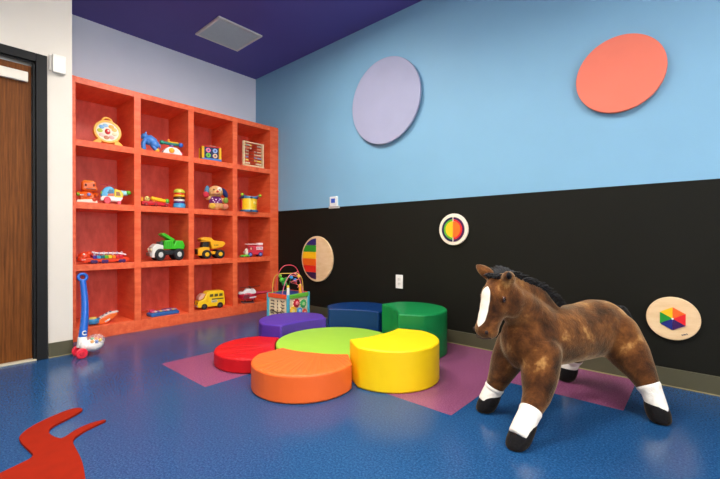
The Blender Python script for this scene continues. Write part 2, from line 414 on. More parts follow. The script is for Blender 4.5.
# concentric half rings
t = thing('wall_puzzle','small round white wall puzzle with split rainbow rings above the outlet','wall toy',(2.802,0,.918),0,'round wall puzzles')
MB().prism(disc2(.127,80), -.020, 0, 'Y').build('board', plain('cream_paint',(240,226,206),.45,.02,20), t, bevel=.004)
def half_ring(r0, r1, side, g=.006):
    a = math.asin(min(1,g/r1)); o = arc2(r1, -PI/2+a, PI/2-a, 28)
    if r0 > 0:
        a = math.asin(min(1,g/r0)); o = o + arc2(r0, -PI/2+a, PI/2-a, 28)[::-1]
    return [(side*x, z) for x,z in o]
for side, cs in ((-1,[(20,28,70),(96,184,40),(246,196,20)]),(1,[(70,14,70),(222,26,40),(240,112,20)])):
    for (r0,r1),c in zip(((.0815,.099),(.066,.0805),(0,.065)), cs):
        MB().prism(half_ring(r0,r1,side, .005 if r0 else .0012), -.0245, -.018, 'Y').build('half_ring' if r0 else 'half_disc', toy(c,.45), t, bevel=.001)
# colour wheel hexagon
t = thing('wall_puzzle','round maple wall puzzle with a six colour hexagon right of the horse','wall toy',(4.174,0,.392),0,'round wall puzzles')
MB().prism(disc2(.122,80), -.020, 0, 'Y').build('board', m_maple, t, bevel=.004)
hx = .066
for k, c in enumerate([(226,28,34),(240,100,24),(250,190,20),(30,150,50),(24,34,120),(56,18,84)]):
    a0 = R(-30+60*k); a1 = R(30+60*k)
    q = [(0,0),(hx*math.cos(a0),hx*math.sin(a0)),(hx*math.cos(a1),hx*math.sin(a1))]
    cx = sum(p[0] for p in q)/3; cy = sum(p[1] for p in q)/3
    q = [(cx+(x-cx)*.985, cy+(z-cy)*.985) for x,z in q]
    MB().prism(q, -.0245, -.018, 'Y').build('wedge', toy(c,.45), t, bevel=.0008)
MB().cyl((0,-.018,0),(0,-.026,0),.005).build('hub', toy(WHITE), t)
mk = MB()
for k in range(5): mk.box((.042+.0052*k,-.0203,-.087+.0024*k),(.0036,.001,.005 if k%2 else .0075),(0,-.42,0))
mk.build('maker_mark', toy(NAVY), t)
# thermostat, outlet, sensor
t = thing('thermostat','small white thermostat with blue screen on the blue and black wall line','thermostat',(1.435,.002,1.214))
MB().box((0,-.012,.012),(.105,.024,.105)).build('case', toy((226,228,226),.45), t, bevel=.005)
MB().box((.0,-.025,.020),(.056,.003,.044)).build('screen', plain('lcd_blue',(60,96,196),.2,.02,30), t)
MB().box((0,-.008,-.046),(.15,.016,.026)).build('base_plate', toy((190,190,186),.45), t, bevel=.003)
t = thing('wall_outlet','white electrical outlet plate low on the black wall','outlet',(2.262,0,.457))
MB().box((0,-.003,0),(.076,.006,.122)).build('plate', toy((236,234,228),.45), t, bevel=.002)
for s in (-1,1):
    o = MB().prism(disc2(.017,24,0,s*.02), -.009, -.005, 'Y').build('receptacle', toy((224,222,214),.45), t, bevel=.001)
    sl = MB(); sl.box((-.006,-.0092,s*.02+.004),(.002,.001,.008)); sl.box((.006,-.0092,s*.02+.004),(.002,.001,.007)); sl.cyl((0,-.0088,s*.02-.007),(0,-.0097,s*.02-.007),.0022,seg=10)
    sl.build('slots', toy(BLACK), o)
t = thing('wall_sensor','small blank off-white box beside the top of the door frame','sensor box',(.84,-2.190,2.085))
MB().box((.016,0,0),(.032,.078,.128)).build('case', toy((232,228,218),.5), t, bevel=.006)
MB().box((.004,-.047,.004),(.008,.016,.118)).build('mounting_plate', toy((214,208,196),.5), t, bevel=.002)

# ------------------------------------------------------------------ red cut-out mat
P = [(2.374,-2.553),(2.292,-2.563),(2.171,-2.575),(2.123,-2.567),(2.06,-2.524),(2.009,-2.449),(1.979,-2.379),(1.979,-2.342),(1.997,-2.323),(2.03,-2.319),(2.066,-2.361),(2.102,-2.417),(2.124,-2.456),(2.164,-2.477),(2.208,-2.48),(2.263,-2.468),(2.295,-2.452),(2.241,-2.398),(2.218,-2.337),(2.227,-2.281),(2.243,-2.279),(2.255,-2.317),(2.285,-2.381),(2.334,-2.431),(2.446,-2.436),(2.538,-2.441),(2.63,-2.454),(2.72,-2.470),(2.85,-2.50),(3.02,-2.56),(3.06,-2.72),(2.90,-2.86),(2.66,-2.90),(2.52,-2.80),(2.442,-2.715),(2.399,-2.604)]
def smooth_poly(P, it=2):
    for _ in range(it):
        Q = []
        for i, a in enumerate(P):
            b = P[(i+1)%len(P)]
            Q += [(a[0]*.75+b[0]*.25, a[1]*.75+b[1]*.25),(a[0]*.25+b[0]*.75, a[1]*.25+b[1]*.75)]
        P = Q
    return P
o = MB().prism(smooth_poly(P), 0, .010).build('floor_mat', plain('red_felt', (138,26,2), .9, .06, 20, bump=.15, bscale=250, spec=.15), bevel=.001)
tag(o, 'flat red cut-out floor mat with two curved horns in the foreground', 'floor mat')

# ------------------------------------------------------------------ flower seats
FC = (2.308,-.843)
def petal(label, rgb, ang, h, pleat, dx=0, dy=0, k=1.0):
    t = Vector((math.cos(ang), math.sin(ang)))
    o = MB()
    tip = R(28.6)
    outer = arc2(.2900, -PI/2+.02, PI/2-.02, 40, .545, 0)
    r_in = .43
    inner = [(r_in*math.cos(a)*(1+.05*abs(a/tip)), r_in*math.sin(a)*(1+.05*abs(a/tip))) for a in [tip - 2*tip*k/16 for k in range(17)]]
    poly = outer + inner
    o.prism([((x-.30)*k,y*k) for x,y in poly], 0, h)
    ob = o.build('petal_seat', pleated_vinyl('seat_vinyl_'+label.split()[0], rgb, pleat), bevel=.011, seg=3)
    ob.location = (FC[0]+.30*t.x+dx, FC[1]+.30*t.y+dy, 0); ob.rotation_euler = (0,0,ang)
    return tag(ob, label, 'foam seat', 'petal shaped foam seats')
th = R(-66.26)
petal('orange crescent foam seat at the front of the flower ring', (238,104,40), th, .148, .45, .022, -.012, 1.03)
petal('yellow crescent foam seat at front right beside the orange seat', (244,206,12), th+PI/3, .234, .05, .012, -.018)
petal('green crescent foam seat, the tallest of the ring, behind the yellow seat', (14,128,66), th+2*PI/3, .320, .05)
petal('navy blue crescent foam seat at the back against the black wall', (4,50,104), th+PI, .25, .2, -.015, 0)
petal('purple crescent foam seat at back left beside the activity cube', (84,52,160), th+4*PI/3, .176, .12, -.008, -.004)
petal('red crescent foam seat, the lowest of the ring, at the left', (204,18,26), th+5*PI/3, .094, .5, -.006, -.006)
o = MB().prism(disc2(.424,96), 0, .104).build('centre_pouf', pleated_vinyl('seat_vinyl_lime', (158,204,62), .02), bevel=.011, seg=3)
o.location = (FC[0]-.012,FC[1]-.004,0); tag(o, 'round lime green foam seat in the middle of the flower ring', 'foam seat')

# ------------------------------------------------------------------ toys on the shelves (built facing -Y, right = +X)
def shelf_toy(name, label, cat, row, y, x, yaw=0, group=None, k=1):
    o = thing(name, label, cat, (x, y, ZS[row]+.0005), PI/2+R(yaw), group); o.scale = k if isinstance(k, tuple) else (k,k,k); return o
def wheels(t, xs, ys, r, wd, tyre, hub, hubr=.5):
    for x in xs:
        for s in ys:
            w_ = MB().cyl((x,s-wd/2,r),(x,s+wd/2,r),r,seg=28).build('wheel', tyre, t, bevel=r*.18)
            d = -1 if s < 0 else 1
            MB().cyl((x,s+d*(wd/2-.002),r),(x,s+d*(wd/2+.005),r),r*hubr,r*hubr*.8,seg=20).build('hubcap', hub, w_, bevel=.001)

# row 1 -- see-and-turn clock
t = shelf_toy('toy_clock','round yellow toy dial with coloured picture face and red pointer, top left cubby','toy',3,-1.765,.40,-8,k=1.0)
tl = R(-9)
c = MB(); c.lathe([(0,-.024),(.098,-.024),(.106,-.014),(.106,.018),(.100,.026),(.086,.026),(.082,.018),(0,.018)], (0,.01,.115), 48, (PI/2+tl,0,0)); c.build('rim', toy((250,186,70)), t)
h = MB(); h.torus((0,.028,.212),.036,.010,(PI/2+tl,0,0),16,8,(0,PI)); h.box((0,.028,.214),(.062,.012,.016)); h.build('carry_handle', toy((250,186,70)), t, bevel=.002)
fp = MB(); fp.lathe([(0,.016),(.083,.016),(.083,.021),(0,.021)], (0,.01,.115), 48, (PI/2+tl,0,0)); fp.build('picture_face', toy((232,224,200)), t)
Mf = Matrix.Translation((0,.01,.115)) @ Matrix.Rotation(PI/2+tl,4,'X')
for k,(a,cc) in enumerate([(140,(110,170,220)),(105,(150,196,226)),(60,(250,170,60)),(25,(244,190,90)),(-15,(226,214,170)),(-60,(224,170,160)),(-100,(196,120,80)),(-140,(230,190,180)),(178,(190,206,60))]):
    p = Mf @ Vector((.056*math.cos(R(a)),.056*math.sin(R(a)),.0215)); MB().ball(p,(.021,.004,.017),(tl,0,0),14,8).build('picture', toy(cc), t)
MB().ball(Mf @ Vector((0,0,.022)),(.021,.010,.026),(tl,0,.0),16,10).build('pointer', toy((206,40,40)), t)
MB().ball(Mf @ Vector((.004,.004,.031)),(.008,.004,.010),(tl,0,0),10,8).build('pointer_tip', toy((245,215,200)), t)
for s in (-1,1):
    MB().prism([(s*.05,0),(s*.115,0),(s*.108,.016),(s*.07,.05),(s*.045,.03)], -.03,.035,'Y').build('foot', toy((250,186,70)), t, bevel=.006)

# row 1 -- blue animal figure
t = shelf_toy('toy_animal','blue toy animal with pointed ear and yellow feet, beside the toy telephone','toy',3,-1.425,.41,-20)
sk = toy((66,132,212))
b = MB()
b.tube([(-.03,0,.115),(.0,0,.118),(.03,0,.095),(.045,0,.07)],.03,14,lambda q:.032+.012*math.sin(q*PI)); b.ball((-.03,0,.115),.026); b.ball((.042,0,.072),.042); b.ball((0,0,.10),(.045,.036,.04))
for s in (-1,1):
    b.tube([(-.03,s*.015,.11),(-.052,s*.024,.07),(-.048,s*.026,.025)],.020,10); b.ball((-.048,s*.026,.024),.020)
    b.tube([(.045,s*.012,.07),(.03,s*.024,.045),(.056,s*.026,.02)],.015,10); b.ball((.056,s*.026,.02),.016)
b.build('body', sk, t)
hd = MB(); hd.ball((-.040,-.004,.138),(.032,.028,.028)); hd.ball((-.062,-.004,.128),(.018,.018,.015)); hd.build('head', sk, t)
for s in (-1,1):
    MB().cyl((-.034,s*.016-.004,.152),(-.028,s*.019-.004,.182),.012,.003,12).build('ear', sk, t)
    MB().ball((-.058,s*.016-.004,.146),.005,u=10,v=8).build('eye', toy(BLACK), t)
    MB().ball((-.052,s*.027,.016),(.021,.015,.016)).build('front_foot', toy((246,206,60)), t)
    MB().ball((.062,s*.027,.016),(.021,.015,.016)).build('hind_foot', toy((246,206,60)), t)
MB().tube([(.066,0,.085),(.085,0,.072),(.088,0,.045)],.007,8).build('tail', sk, t)

# row 1 -- toy telephone
t = shelf_toy('toy_telephone','white domed toy telephone with yellow dial and blue green handset across the top','toy',3,-1.225,.41,-6)
MB().prism([(-.088,0),(.088,0),(.088,.012),(.062,.05),(.034,.070),(-.034,.070),(-.062,.05),(-.088,.012)],-.05,.05,'Y').build('body', toy(WHITE), t, bevel=.010, seg=3)
dl = MB(); dl.cyl((-.012,-.048,.036),(-.012,-.060,.034),.026,.024); dl.build('dial', toy((250,190,30)), t, bevel=.002)
for k in range(8):
    a = 2*PI*k/8; MB().cyl((-.012+.017*math.cos(a),-.058,.035+.017*math.sin(a)),(-.012+.017*math.cos(a),-.0615,.035+.017*math.sin(a)),.0042,seg=10).build('finger_hole', toy((240,120,40)), t)
MB().cyl((0,0,.068),(0,0,.098),.022,.016).build('cradle', toy((110,60,150)), t)
MB().tube([(-.078,0,.112),(-.04,0,.110),(0,0,.106),(.04,0,.110),(.078,0,.112)],.015,12).build('handset_grip', toy((30,120,110)), t)
MB().ball((-.086,0,.112),(.022,.024,.022)).build('earpiece', toy((36,140,110)), t)
MB().ball((.086,0,.110),(.024,.026,.024)).build('mouthpiece', toy((40,100,190)), t)
MB().tube([(-.035,-.008,.126),(0,-.008,.124),(.06,-.008,.125)],.007,8).build('grip_strip', toy((236,196,40)), t)
MB().ball((-.028,-.008,.138),(.010,.010,.014)).build('knob', toy((245,160,40)), t)
MB().ball((.082,-.03,.022),(.016,.014,.016)).build('wheel', toy((206,20,60)), t)

# row 1 -- small activity block
t = shelf_toy('activity_block','small dark blue toy block with yellow corner posts, red top and round dials','toy',3,-.815,.385,-14)
MB().box((0,0,.012),(.20,.15,.024)).build('base', toy((70,120,190)), t, bevel=.005)
MB().box((0,0,.082),(.172,.126,.118)).build('body', toy(NAVY), t, bevel=.003)
MB().box((0,0,.145),(.186,.142,.014)).build('top', toy((206,30,36)), t, bevel=.004)
MB().box((.02,-.01,.157),(.07,.05,.012)).build('top_button', toy((150,200,170)), t, bevel=.004)
for sx in (-1,1):
    for sy in (-1,1): MB().cyl((sx*.086,sy*.064,.02),(sx*.086,sy*.064,.14),.014,seg=16).build('post', toy((250,190,24)), t)
for (x,z,c) in ((-.034,.105,(236,120,160)),(.034,.105,(150,180,226)),(-.034,.052,(110,196,60)),(.034,.052,(244,190,160))):
    d = MB().cyl((x,-.062,z),(x,-.072,z),.024,seg=24).build('dial', toy(c), t, bevel=.002)
    MB().cyl((x,-.071,z),(x,-.077,z),.009,seg=14).build('knob', toy((60,60,140) if z>.08 else (30,110,50)), d)
MB().box((-.0875,0,.085),(.004,.09,.08)).build('side_plate', toy((100,60,160)), t, bevel=.001)

# row 1 -- abacus
t = shelf_toy('abacus','wooden abacus frame with rows of small beads, top right cubby','toy',3,-.325,.440,0,k=(.98,1,.92))
wd = grain('pale_beech', (226,190,140), (244,216,172), (1,1,4), .45, 8, .02)
for s in (-1,1): MB().box((s*.128,0,.154),(.018,.03,.308)).build('post', wd, t, bevel=.002)
MB().box((0,0,.300),(.27,.028,.014)).build('top_rail', wd, t, bevel=.002); MB().box((0,0,.012),(.27,.05,.018)).build('bottom_rail', wd, t, bevel=.002)
bead_col = [(240,222,190),(244,206,90),(150,160,190),(232,190,150),(206,170,140),(226,150,110),(196,190,170),(160,90,80)]
bead_me = {}
for k in range(7):
    z = .045+.037*k
    MB().cyl((-.122,0,z),(.122,0,z),.0022,seg=8).build('rod', toy((130,80,60)), t)
    rnd = random.Random(k); xs = []; n = 8; gap_at = rnd.randint(3,5)
    for q in range(n): xs.append(-.112+.0195*q + (.075 if q >= gap_at else 0))
    c = bead_col[k%len(bead_col)]
    for q, x in enumerate(xs):
        cc = c if q % 4 else bead_col[(k+3)%8]
        if cc not in bead_me:
            o = MB().ball((0,0,0),(.0085,.0125,.0125),u=12,v=8).build('bead', toy(cc), t); bead_me[cc] = o
        else:
            o = bead_me[cc].copy(); col.objects.link(o); o.parent = t
        o.location = (x,0,z)

# row 2 -- orange robot-like animal
t = shelf_toy('toy_animal','chunky orange toy animal with boxy head, white base and small green and blue knobs','toy',2,-1.915,.395,-10,k=(.86,.9,1))
og = toy((240,104,20))
MB().prism([(-.085,0),(.085,0),(.080,.026),(.03,.032),(-.085,.022)],-.05,.05,'Y').build('base', toy((240,226,206)), t, bevel=.007, seg=3)
b = MB(); b.ball((-.005,0,.062),(.070,.050,.045)); b.box((.0,0,.05),(.12,.08,.05)); b.build('body', og, t, bevel=.012)
h = MB(); h.box((.012,-.005,.142),(.120,.092,.082)); h.box((.040,-.012,.120),(.086,.09,.04)); h.build('head', og, t, bevel=.018, seg=3)
MB().box((.010,-.006,.182),(.085,.066,.014)).build('crest', toy((248,150,30)), t, bevel=.006)
for s in (-1,1): MB().ball((.02+s*.032,-.056,.150),(.009,.005,.011),u=12,v=8).build('eye', toy((120,40,16)), t)
MB().box((.030,-.058,.118),(.076,.006,.008)).build('mouth', toy((140,50,16)), t, bevel=.002)
for s in (-1,1):
    a = MB(); a.tube([(s*.06,-.01,.085),(s*.080,-.045,.075),(s*.074,-.066,.068)],.012,10); a.build('arm', og, t)
MB().ball((-.075,-.062,.066),.015).build('knob', toy((130,180,50)), t)
MB().ball((.012,-.06,.070),(.017,.012,.014)).build('button', toy((140,150,220)), t)
MB().tube([(-.03,-.058,.064),(-.06,-.062,.062)],.006,8).build('lever', toy((220,200,190)), t)
MB().ball((.058,-.048,.03),(.020,.014,.016)).build('foot', toy((206,60,20)), t)

# row 2 -- shape sorter aeroplane
t = shelf_toy('toy_aeroplane','blue and white toy plane with yellow rear, red wheel and green tail tip','toy',2,-1.728,.40,-8,k=(.86,.86,1.06))
prof = [(-.112,.040),(-.104,.026),(.060,.022),(.088,.052),(.080,.070),(-.09,.070)]
MB().prism(prof,-.046,.046,'Y').build('lower_body', toy(WHITE), t, bevel=.012, seg=3)
MB().prism([(-.108,.060),(.008,.060),(.012,.128),(-.02,.146),(-.062,.140),(-.095,.105)],-.048,.048,'Y').build('nose', toy((74,176,222)), t, bevel=.012, seg=3)
MB().prism([(.008,.052),(.082,.052),(.094,.080),(.072,.116),(.012,.130)],-.047,.047,'Y').build('rear_body', toy((248,204,36)), t, bevel=.010, seg=3)
MB().prism([(-.032,.120),(.0,.120),(.004,.082),(-.020,.070),(-.052,.090)],-.0505,-.044,'Y').build('cockpit_window', toy((24,100,140)), t, bevel=.002)
MB().prism([(-.050,.066),(.006,.066),(.004,.090),(-.02,.086),(-.044,.084)],-.051,-.044,'Y').build('shape_hole', toy((214,100,40)), t, bevel=.002)
MB().prism([(.026,.072),(.066,.072),(.056,.104),(.026,.106)],-.0495,-.044,'Y').build('shape_hole', toy((150,90,20)), t, bevel=.002)
tb = MB(); tb.tube([(.070,0,.096),(.105,0,.098),(.135,0,.100)],.02,12,lambda q:.026-.006*q); tb.build('tail_boom', toy((150,206,214)), t)
MB().ball((.142,0,.104),(.026,.034,.020)).build('tail_tip', toy((96,190,60)), t)
pr = MB(); pr.cyl((-.045,0,.140),(-.045,0,.160),.008,seg=12); pr.box((-.045,0,.160),(.13,.022,.007)); pr.build('rotor', toy((190,30,50)), t, bevel=.003)
for s in (-1,1):
    MB().cyl((-.050,s*.040,.030),(-.050,s*.056,.030),.030,seg=24).build('wheel', toy((216,26,56)), t, bevel=.005)
    MB().cyl((.054,s*.036,.016),(.054,s*.048,.016),.016,seg=18).build('rear_wheel', toy((226,60,90)), t, bevel=.003)
MB().ball((-.106,0,.05),(.014,.024,.018)).build('nose_cap', toy((240,110,60)), t)
MB().ball((-.098,-.034,.088),(.010,.012,.016)).build('eye', toy((150,200,60)), t)

# row 2 -- red pull-along xylophone crocodile
t = shelf_toy('pull_toy','long low red pull toy carrying a yellow bar and a green ball','toy',2,-1.375,.405,0)
MB().prism([(-.128,.012),(.122,.012),(.126,.034),(.05,.044),(-.128,.048)],-.035,.035,'Y').build('base', toy((200,22,36)), t, bevel=.006)
wheels(t,(-.092,-.005,.088),(-.036,.036),.016,.012,toy((120,14,24)),toy((200,60,50)))
MB().tube([(-.036,0,.082),(.0,0,.074),(.05,0,.066),(.094,0,.060)],.016,12,lambda q:.016+.004*math.sin(q*PI)).build('yellow_bar', toy((250,190,26)), t)
for x in (-.01,.05): MB().cyl((x,0,.04),(x,0,.07),.008,seg=12).build('support', toy((240,150,30)), t)
MB().ball((.108,-.004,.062),(.022,.022,.022)).build('green_ball', toy((96,190,50)), t)
MB().cyl((.108,-.004,.03),(.108,-.004,.045),.012,seg=14).build('ball_stand', toy((120,160,190)), t)
h = MB(); h.ball((-.072,-.004,.070),(.024,.022,.026)); h.build('figure_head', toy((226,206,120)), t)
for s in (-1,1): MB().ball((-.072+s*.009,-.025,.076),.0045,u=10,v=8).build('figure_eye', toy(BLACK), t)
MB().cyl((-.118,0,.045),(-.118,0,.085),.013,seg=14).build('peg', toy((248,176,30)), t)

# row 2 -- stacking burger rings
t = shelf_toy('stacking_toy','stack of coloured rings like a burger, lime on top and sky blue at the bottom','toy',2,-1.148,.405,0)
z = 0
for (nm,hh,rr,cc) in (('base',.046,.056,(70,164,220)),('purple_ring',.020,.053,(84,40,110)),('white_ring',.022,.053,(240,228,214)),('brown_ring',.024,.054,(70,40,24)),('yellow_ring',.022,.054,(248,186,40)),('red_ring',.020,.050,(232,60,30)),('top_bun',.042,.052,(198,206,70))):
    if nm == 'top_bun': MB().lathe([(0,0),(rr,.0),(rr+.002,.010),(rr-.006,.028),(rr-.024,hh-.002),(0,hh)],(0,0,z),32).build(nm, toy(cc), t)
    else: MB().lathe([(0,0),(rr-.006,0),(rr,.006),(rr,hh-.006),(rr-.006,hh),(0,hh)],(0,0,z),32).build(nm, toy(cc), t)
    z += hh-.0005

# row 2 -- puppy
t = shelf_toy('plush_puppy','seated tan plush puppy with one sky blue ear, one navy ear and a purple shirt','plush toy',2,-.755,.39,-20)
tan = plush('puppy_tan', [(.3,(206,150,92)),(.7,(236,190,130))], 20, .2, .3)
def pl(nm, rgb): return plush(nm, [(.3,tuple(int(v*.86) for v in rgb)),(.7,rgb)], 25, .2, .3)
pp, pb, pn, prd, pgr, pyl, ppk = pl('plush_purple',(120,40,116)), pl('plush_sky',(96,150,190)), pl('plush_navy',(40,50,110)), pl('plush_red',(224,60,80)), pl('plush_green',(140,170,70)), pl('plush_yellow',(246,190,70)), pl('plush_pink',(240,140,110))
b = MB(); b.ball((0,.0,.085),(.066,.055,.085)); b.ball((0,.0,.20),(.075,.066,.066)); b.ball((.004,-.052,.182),(.040,.032,.030))
b.tube([(-.05,0,.13),(-.085,-.02,.125),(-.098,-.04,.150)],.022,12); b.tube([(.05,0,.12),(.085,-.03,.105),(.092,-.05,.10)],.022,12)
b.tube([(-.04,-.01,.04),(-.05,-.06,.035),(-.05,-.09,.036)],.034,12); b.tube([(.04,-.01,.04),(.075,-.06,.034),(.082,-.085,.036)],.032,12)
b.ball((-.05,-.092,.036),.033); b.ball((.082,-.088,.036),.032)
b.build('body', tan, t)
MB().ball((0,.0,.100),(.071,.060,.062)).build('shirt', pp, t)
for k,(x,z) in enumerate([(-.03,.10),(-.005,.112),(.022,.10),(-.018,.085),(.01,.083),(.036,.118),(-.04,.122)]): MB().ball((x,-.058+abs(x)*.25,z),(.008,.005,.008),u=8,v=6).build('shirt_dot', toy((226,206,226),.8), t)
MB().ball((-.088,.005,.200),(.026,.030,.062),(0,.12,0)).build('left_ear', pb, t); MB().ball((.092,-.005,.190),(.026,.032,.060),(0,-.45,0)).build('right_ear', pn, t)
MB().ball((.03,-.050,.222),(.026,.02,.028)).build('eye_patch', toy((240,225,205),.8), t)
for s in (-1,1): MB().ball((s*.027,-.066,.216),.0075,u=10,v=8).build('eye', toy((60,36,20)), t)
MB().ball((.006,-.088,.196),(.013,.010,.011)).build('nose', toy((222,60,50)), t)
MB().tube([(-.022,-.078,.170),(.004,-.086,.163),(.03,-.078,.170)],.0045,8).build('mouth', toy((140,30,70)), t)
MB().ball((-.104,-.052,.158),(.033,.026,.034)).build('left_paw', prd, t); MB().ball((.094,-.062,.106),(.026,.022,.032)).build('right_paw', pgr, t)
MB().ball((-.05,-.114,.038),(.031,.014,.030)).build('left_sole', pyl, t); MB().ball((.084,-.108,.038),(.029,.014,.028)).build('right_sole', ppk, t)

# row 2 -- drum
t = shelf_toy('toy_drum','yellow toy drum with blue rims and lime balls at its upper corners','toy',2,-.372,.425,-10)
MB().lathe([(0,0),(.088,0),(.088,.15),(0,.15)],(0,0,.008),40).build('shell', toy((250,202,30)), t)
for z in (.0,.150): MB().lathe([(0,0),(.092,0),(.094,.004),(.094,.020),(.090,.024),(0,.024)],(0,0,z),40).build('rim', toy((80,130,170)), t)
MB().lathe([(0,0),(.082,0),(.082,.004),(0,.004)],(0,0,.172),40).build('drumhead', toy((236,210,120)), t)
for k in range(6):
    a = 2*PI*(k+.4)/6
    for z in (.012,.160): MB().ball((.093*math.cos(a),.093*math.sin(a),z),(.014,.014,.010),u=12,v=8).build('rim_clip', toy((36,60,120)), t)
for s in (-1,1):
    MB().tube([(s*.055,-.06,.176),(s*.098,-.066,.186)],.005,8).build('beater_stick', toy((70,110,160)), t)
    MB().ball((s*.104,-.066,.188),.018).build('beater_ball', toy((164,196,36)), t)
MB().box((-.092,.0,.09),(.010,.06,.11)).build('side_panel', toy((226,50,50)), t, bevel=.004)
MB().ball((.03,-.084,.10),(.016,.006,.018),u=12,v=8).build('star_mark', toy((252,226,120)), t)

# row 3 -- caterpillar keyboard
t = shelf_toy('toy_piano','long orange-red toy piano with a puppy-like head and rainbow keys','toy',1,-1.79,.405,0)
orr = toy((232,70,30))
MB().prism([(-.165,.012),(.178,.012),(.186,.030),(.172,.044),(-.165,.052)],-.045,.045,'Y').build('base', orr, t, bevel=.008)
h = MB(); h.ball((-.150,-.004,.060),(.044,.044,.040)); h.ball((-.178,-.018,.044),(.024,.028,.022)); h.ball((-.118,.0,.084),(.022,.03,.022)); h.build('head', orr, t)
for s in (-1,1): MB().ball((-.160,s*.026-.014,.082),.008,u=10,v=8).build('eye', toy(WHITE), t)
MB().tube([(-.186,-.034,.04),(-.168,-.044,.034),(-.148,-.047,.038)],.0045,8).build('mouth', toy((250,200,190)), t)
MB().ball((-.198,-.016,.052),.010,u=10,v=8).build('nose', toy((120,20,20)), t)
for k,c in enumerate([(84,44,150),(70,160,200),(20,110,120),(110,190,50),(248,210,40),(245,140,30),(220,30,40),(222,40,60)]):
    x = -.084+.0285*k
    MB().prism([(x-.013,.042),(x+.013,.042),(x+.013,.064),(x-.013,.070)],-.052,.030,'Y').build('key', toy(c), t, bevel=.002)
MB().tube([(-.10,-.02,.098),(-.06,-.02,.086),(.05,-.02,.084),(.13,-.02,.080),(.16,-.02,.066)],.008,10).build('carry_bar', toy((236,222,220)), t)
for k in range(7): MB().cyl((-.08+.034*k,-.02,.07),(-.08+.034*k,-.02,.098),.008,seg=12).build('peg', toy((150,120,150) if k%2 else (200,180,190)), t)
for x in (-.10,-.078,-.02,.002,.110,.134):
    MB().cyl((x,-.05,.016),(x,-.036,.016),.016,seg=18).build('wheel', toy((70,30,100)), t, bevel=.003)
    MB().cyl((x,.036,.016),(x,.05,.016),.016,seg=18).build('wheel', toy((70,30,100)), t, bevel=.003)

# row 3 -- green tipper truck
t = shelf_toy('toy_dump_truck','large toy truck with a bright green body, white cab and black wheels','toy truck',1,-1.264,.385,-3,'toy dump trucks in the bookcase',k=(.90,1,1.09))
gn = toy((60,190,30)); dk = toy((30,34,40))
MB().box((.01,0,.070),(.27,.10,.042)).build('chassis', dk, t, bevel=.006)
wheels(t,(-.085,.105),(-.062,.062),.053,.038,toy((24,26,30),.7),toy((206,206,200)),.48)
c = MB(); c.prism([(-.168,.03),(-.130,.03),(-.122,.085),(-.050,.085),(-.050,.135),(-.120,.150),(-.160,.120)],-.058,.058,'Y'); c.build('cab', toy((226,222,212)), t, bevel=.006)
MB().prism([(-.094,.134),(-.052,.134),(-.052,.168),(-.082,.168)],-.05,.05,'Y').build('cab_window', toy((70,80,76)), t, bevel=.004)
MB().box((-.175,0,.058),(.016,.11,.030)).build('bumper', toy((170,168,160)), t, bevel=.004)
for s in (-1,1): MB().ball((-.168,s*.042,.098),(.008,.012,.012),u=10,v=8).build('headlamp', toy((240,230,190)), t)
MB().prism([(-.048,.100),(.165,.096),(.172,.130),(.150,.176),(.075,.178),(.060,.140),(.040,.182),(-.040,.178)],-.060,.060,'Y').build('green_body', gn, t, bevel=.008)
MB().prism([(-.070,.232),(-.040,.246),(.072,.186),(.060,.160),(-.062,.222)],-.055,.055,'Y').build('tipping_lid', gn, t, bevel=.006)
for k in range(4): MB().box((-.03+.02*k,-.0605,.138),(.006,.004,.056)).build('rib', toy((40,160,30)), t)

# row 3 -- yellow dump truck
t = shelf_toy('toy_dump_truck','yellow toy dump truck with black cab and yellow-hubbed black wheels','toy truck',1,-.818,.385,-8,'toy dump trucks in the bookcase')
yl = toy((248,178,16))
MB().box((0,0,.060),(.25,.09,.030)).build('chassis', yl, t, bevel=.004)
wheels(t,(-.055,.085),(-.058,.058),.047,.040,toy((26,26,26),.7),toy((250,190,20)),.5)
MB().prism([(-.140,.035),(-.088,.035),(-.080,.075),(-.020,.085),(-.020,.120),(-.085,.125),(-.135,.105)],-.052,.052,'Y').build('hood', yl, t, bevel=.005)
MB().prism([(-.095,.118),(-.026,.118),(-.026,.175),(-.082,.175)],-.045,.045,'Y').build('cab', toy((28,28,30)), t, bevel=.004)
MB().box((-.066,-.0,.183),(.085,.11,.012)).build('cab_roof', yl, t, bevel=.003)
MB().prism([(-.116,.198),(-.114,.210),(-.075,.226),(-.010,.222),(.02,.192),(.125,.180),(.145,.158),(.110,.120),(.0,.100),(-.020,.180)],-.066,.066,'Y').build('dump_bed', yl, t, bevel=.006)
MB().box((-.141,0,.075),(.006,.07,.05)).build('grille', toy(BLACK), t, bevel=.001)
lt = MB()
for k in range(3): lt.torus((.026+.016*k,-.0665,.142),.005,.0017,(PI/2,0,0),12,6,(R(50),R(310)) if k==0 else (0,2*PI))
lt.build('lettering', toy(BLACK), t)
MB().box((.015,-.048,.060),(.03,.02,.03)).build('tank', yl, t, bevel=.004)

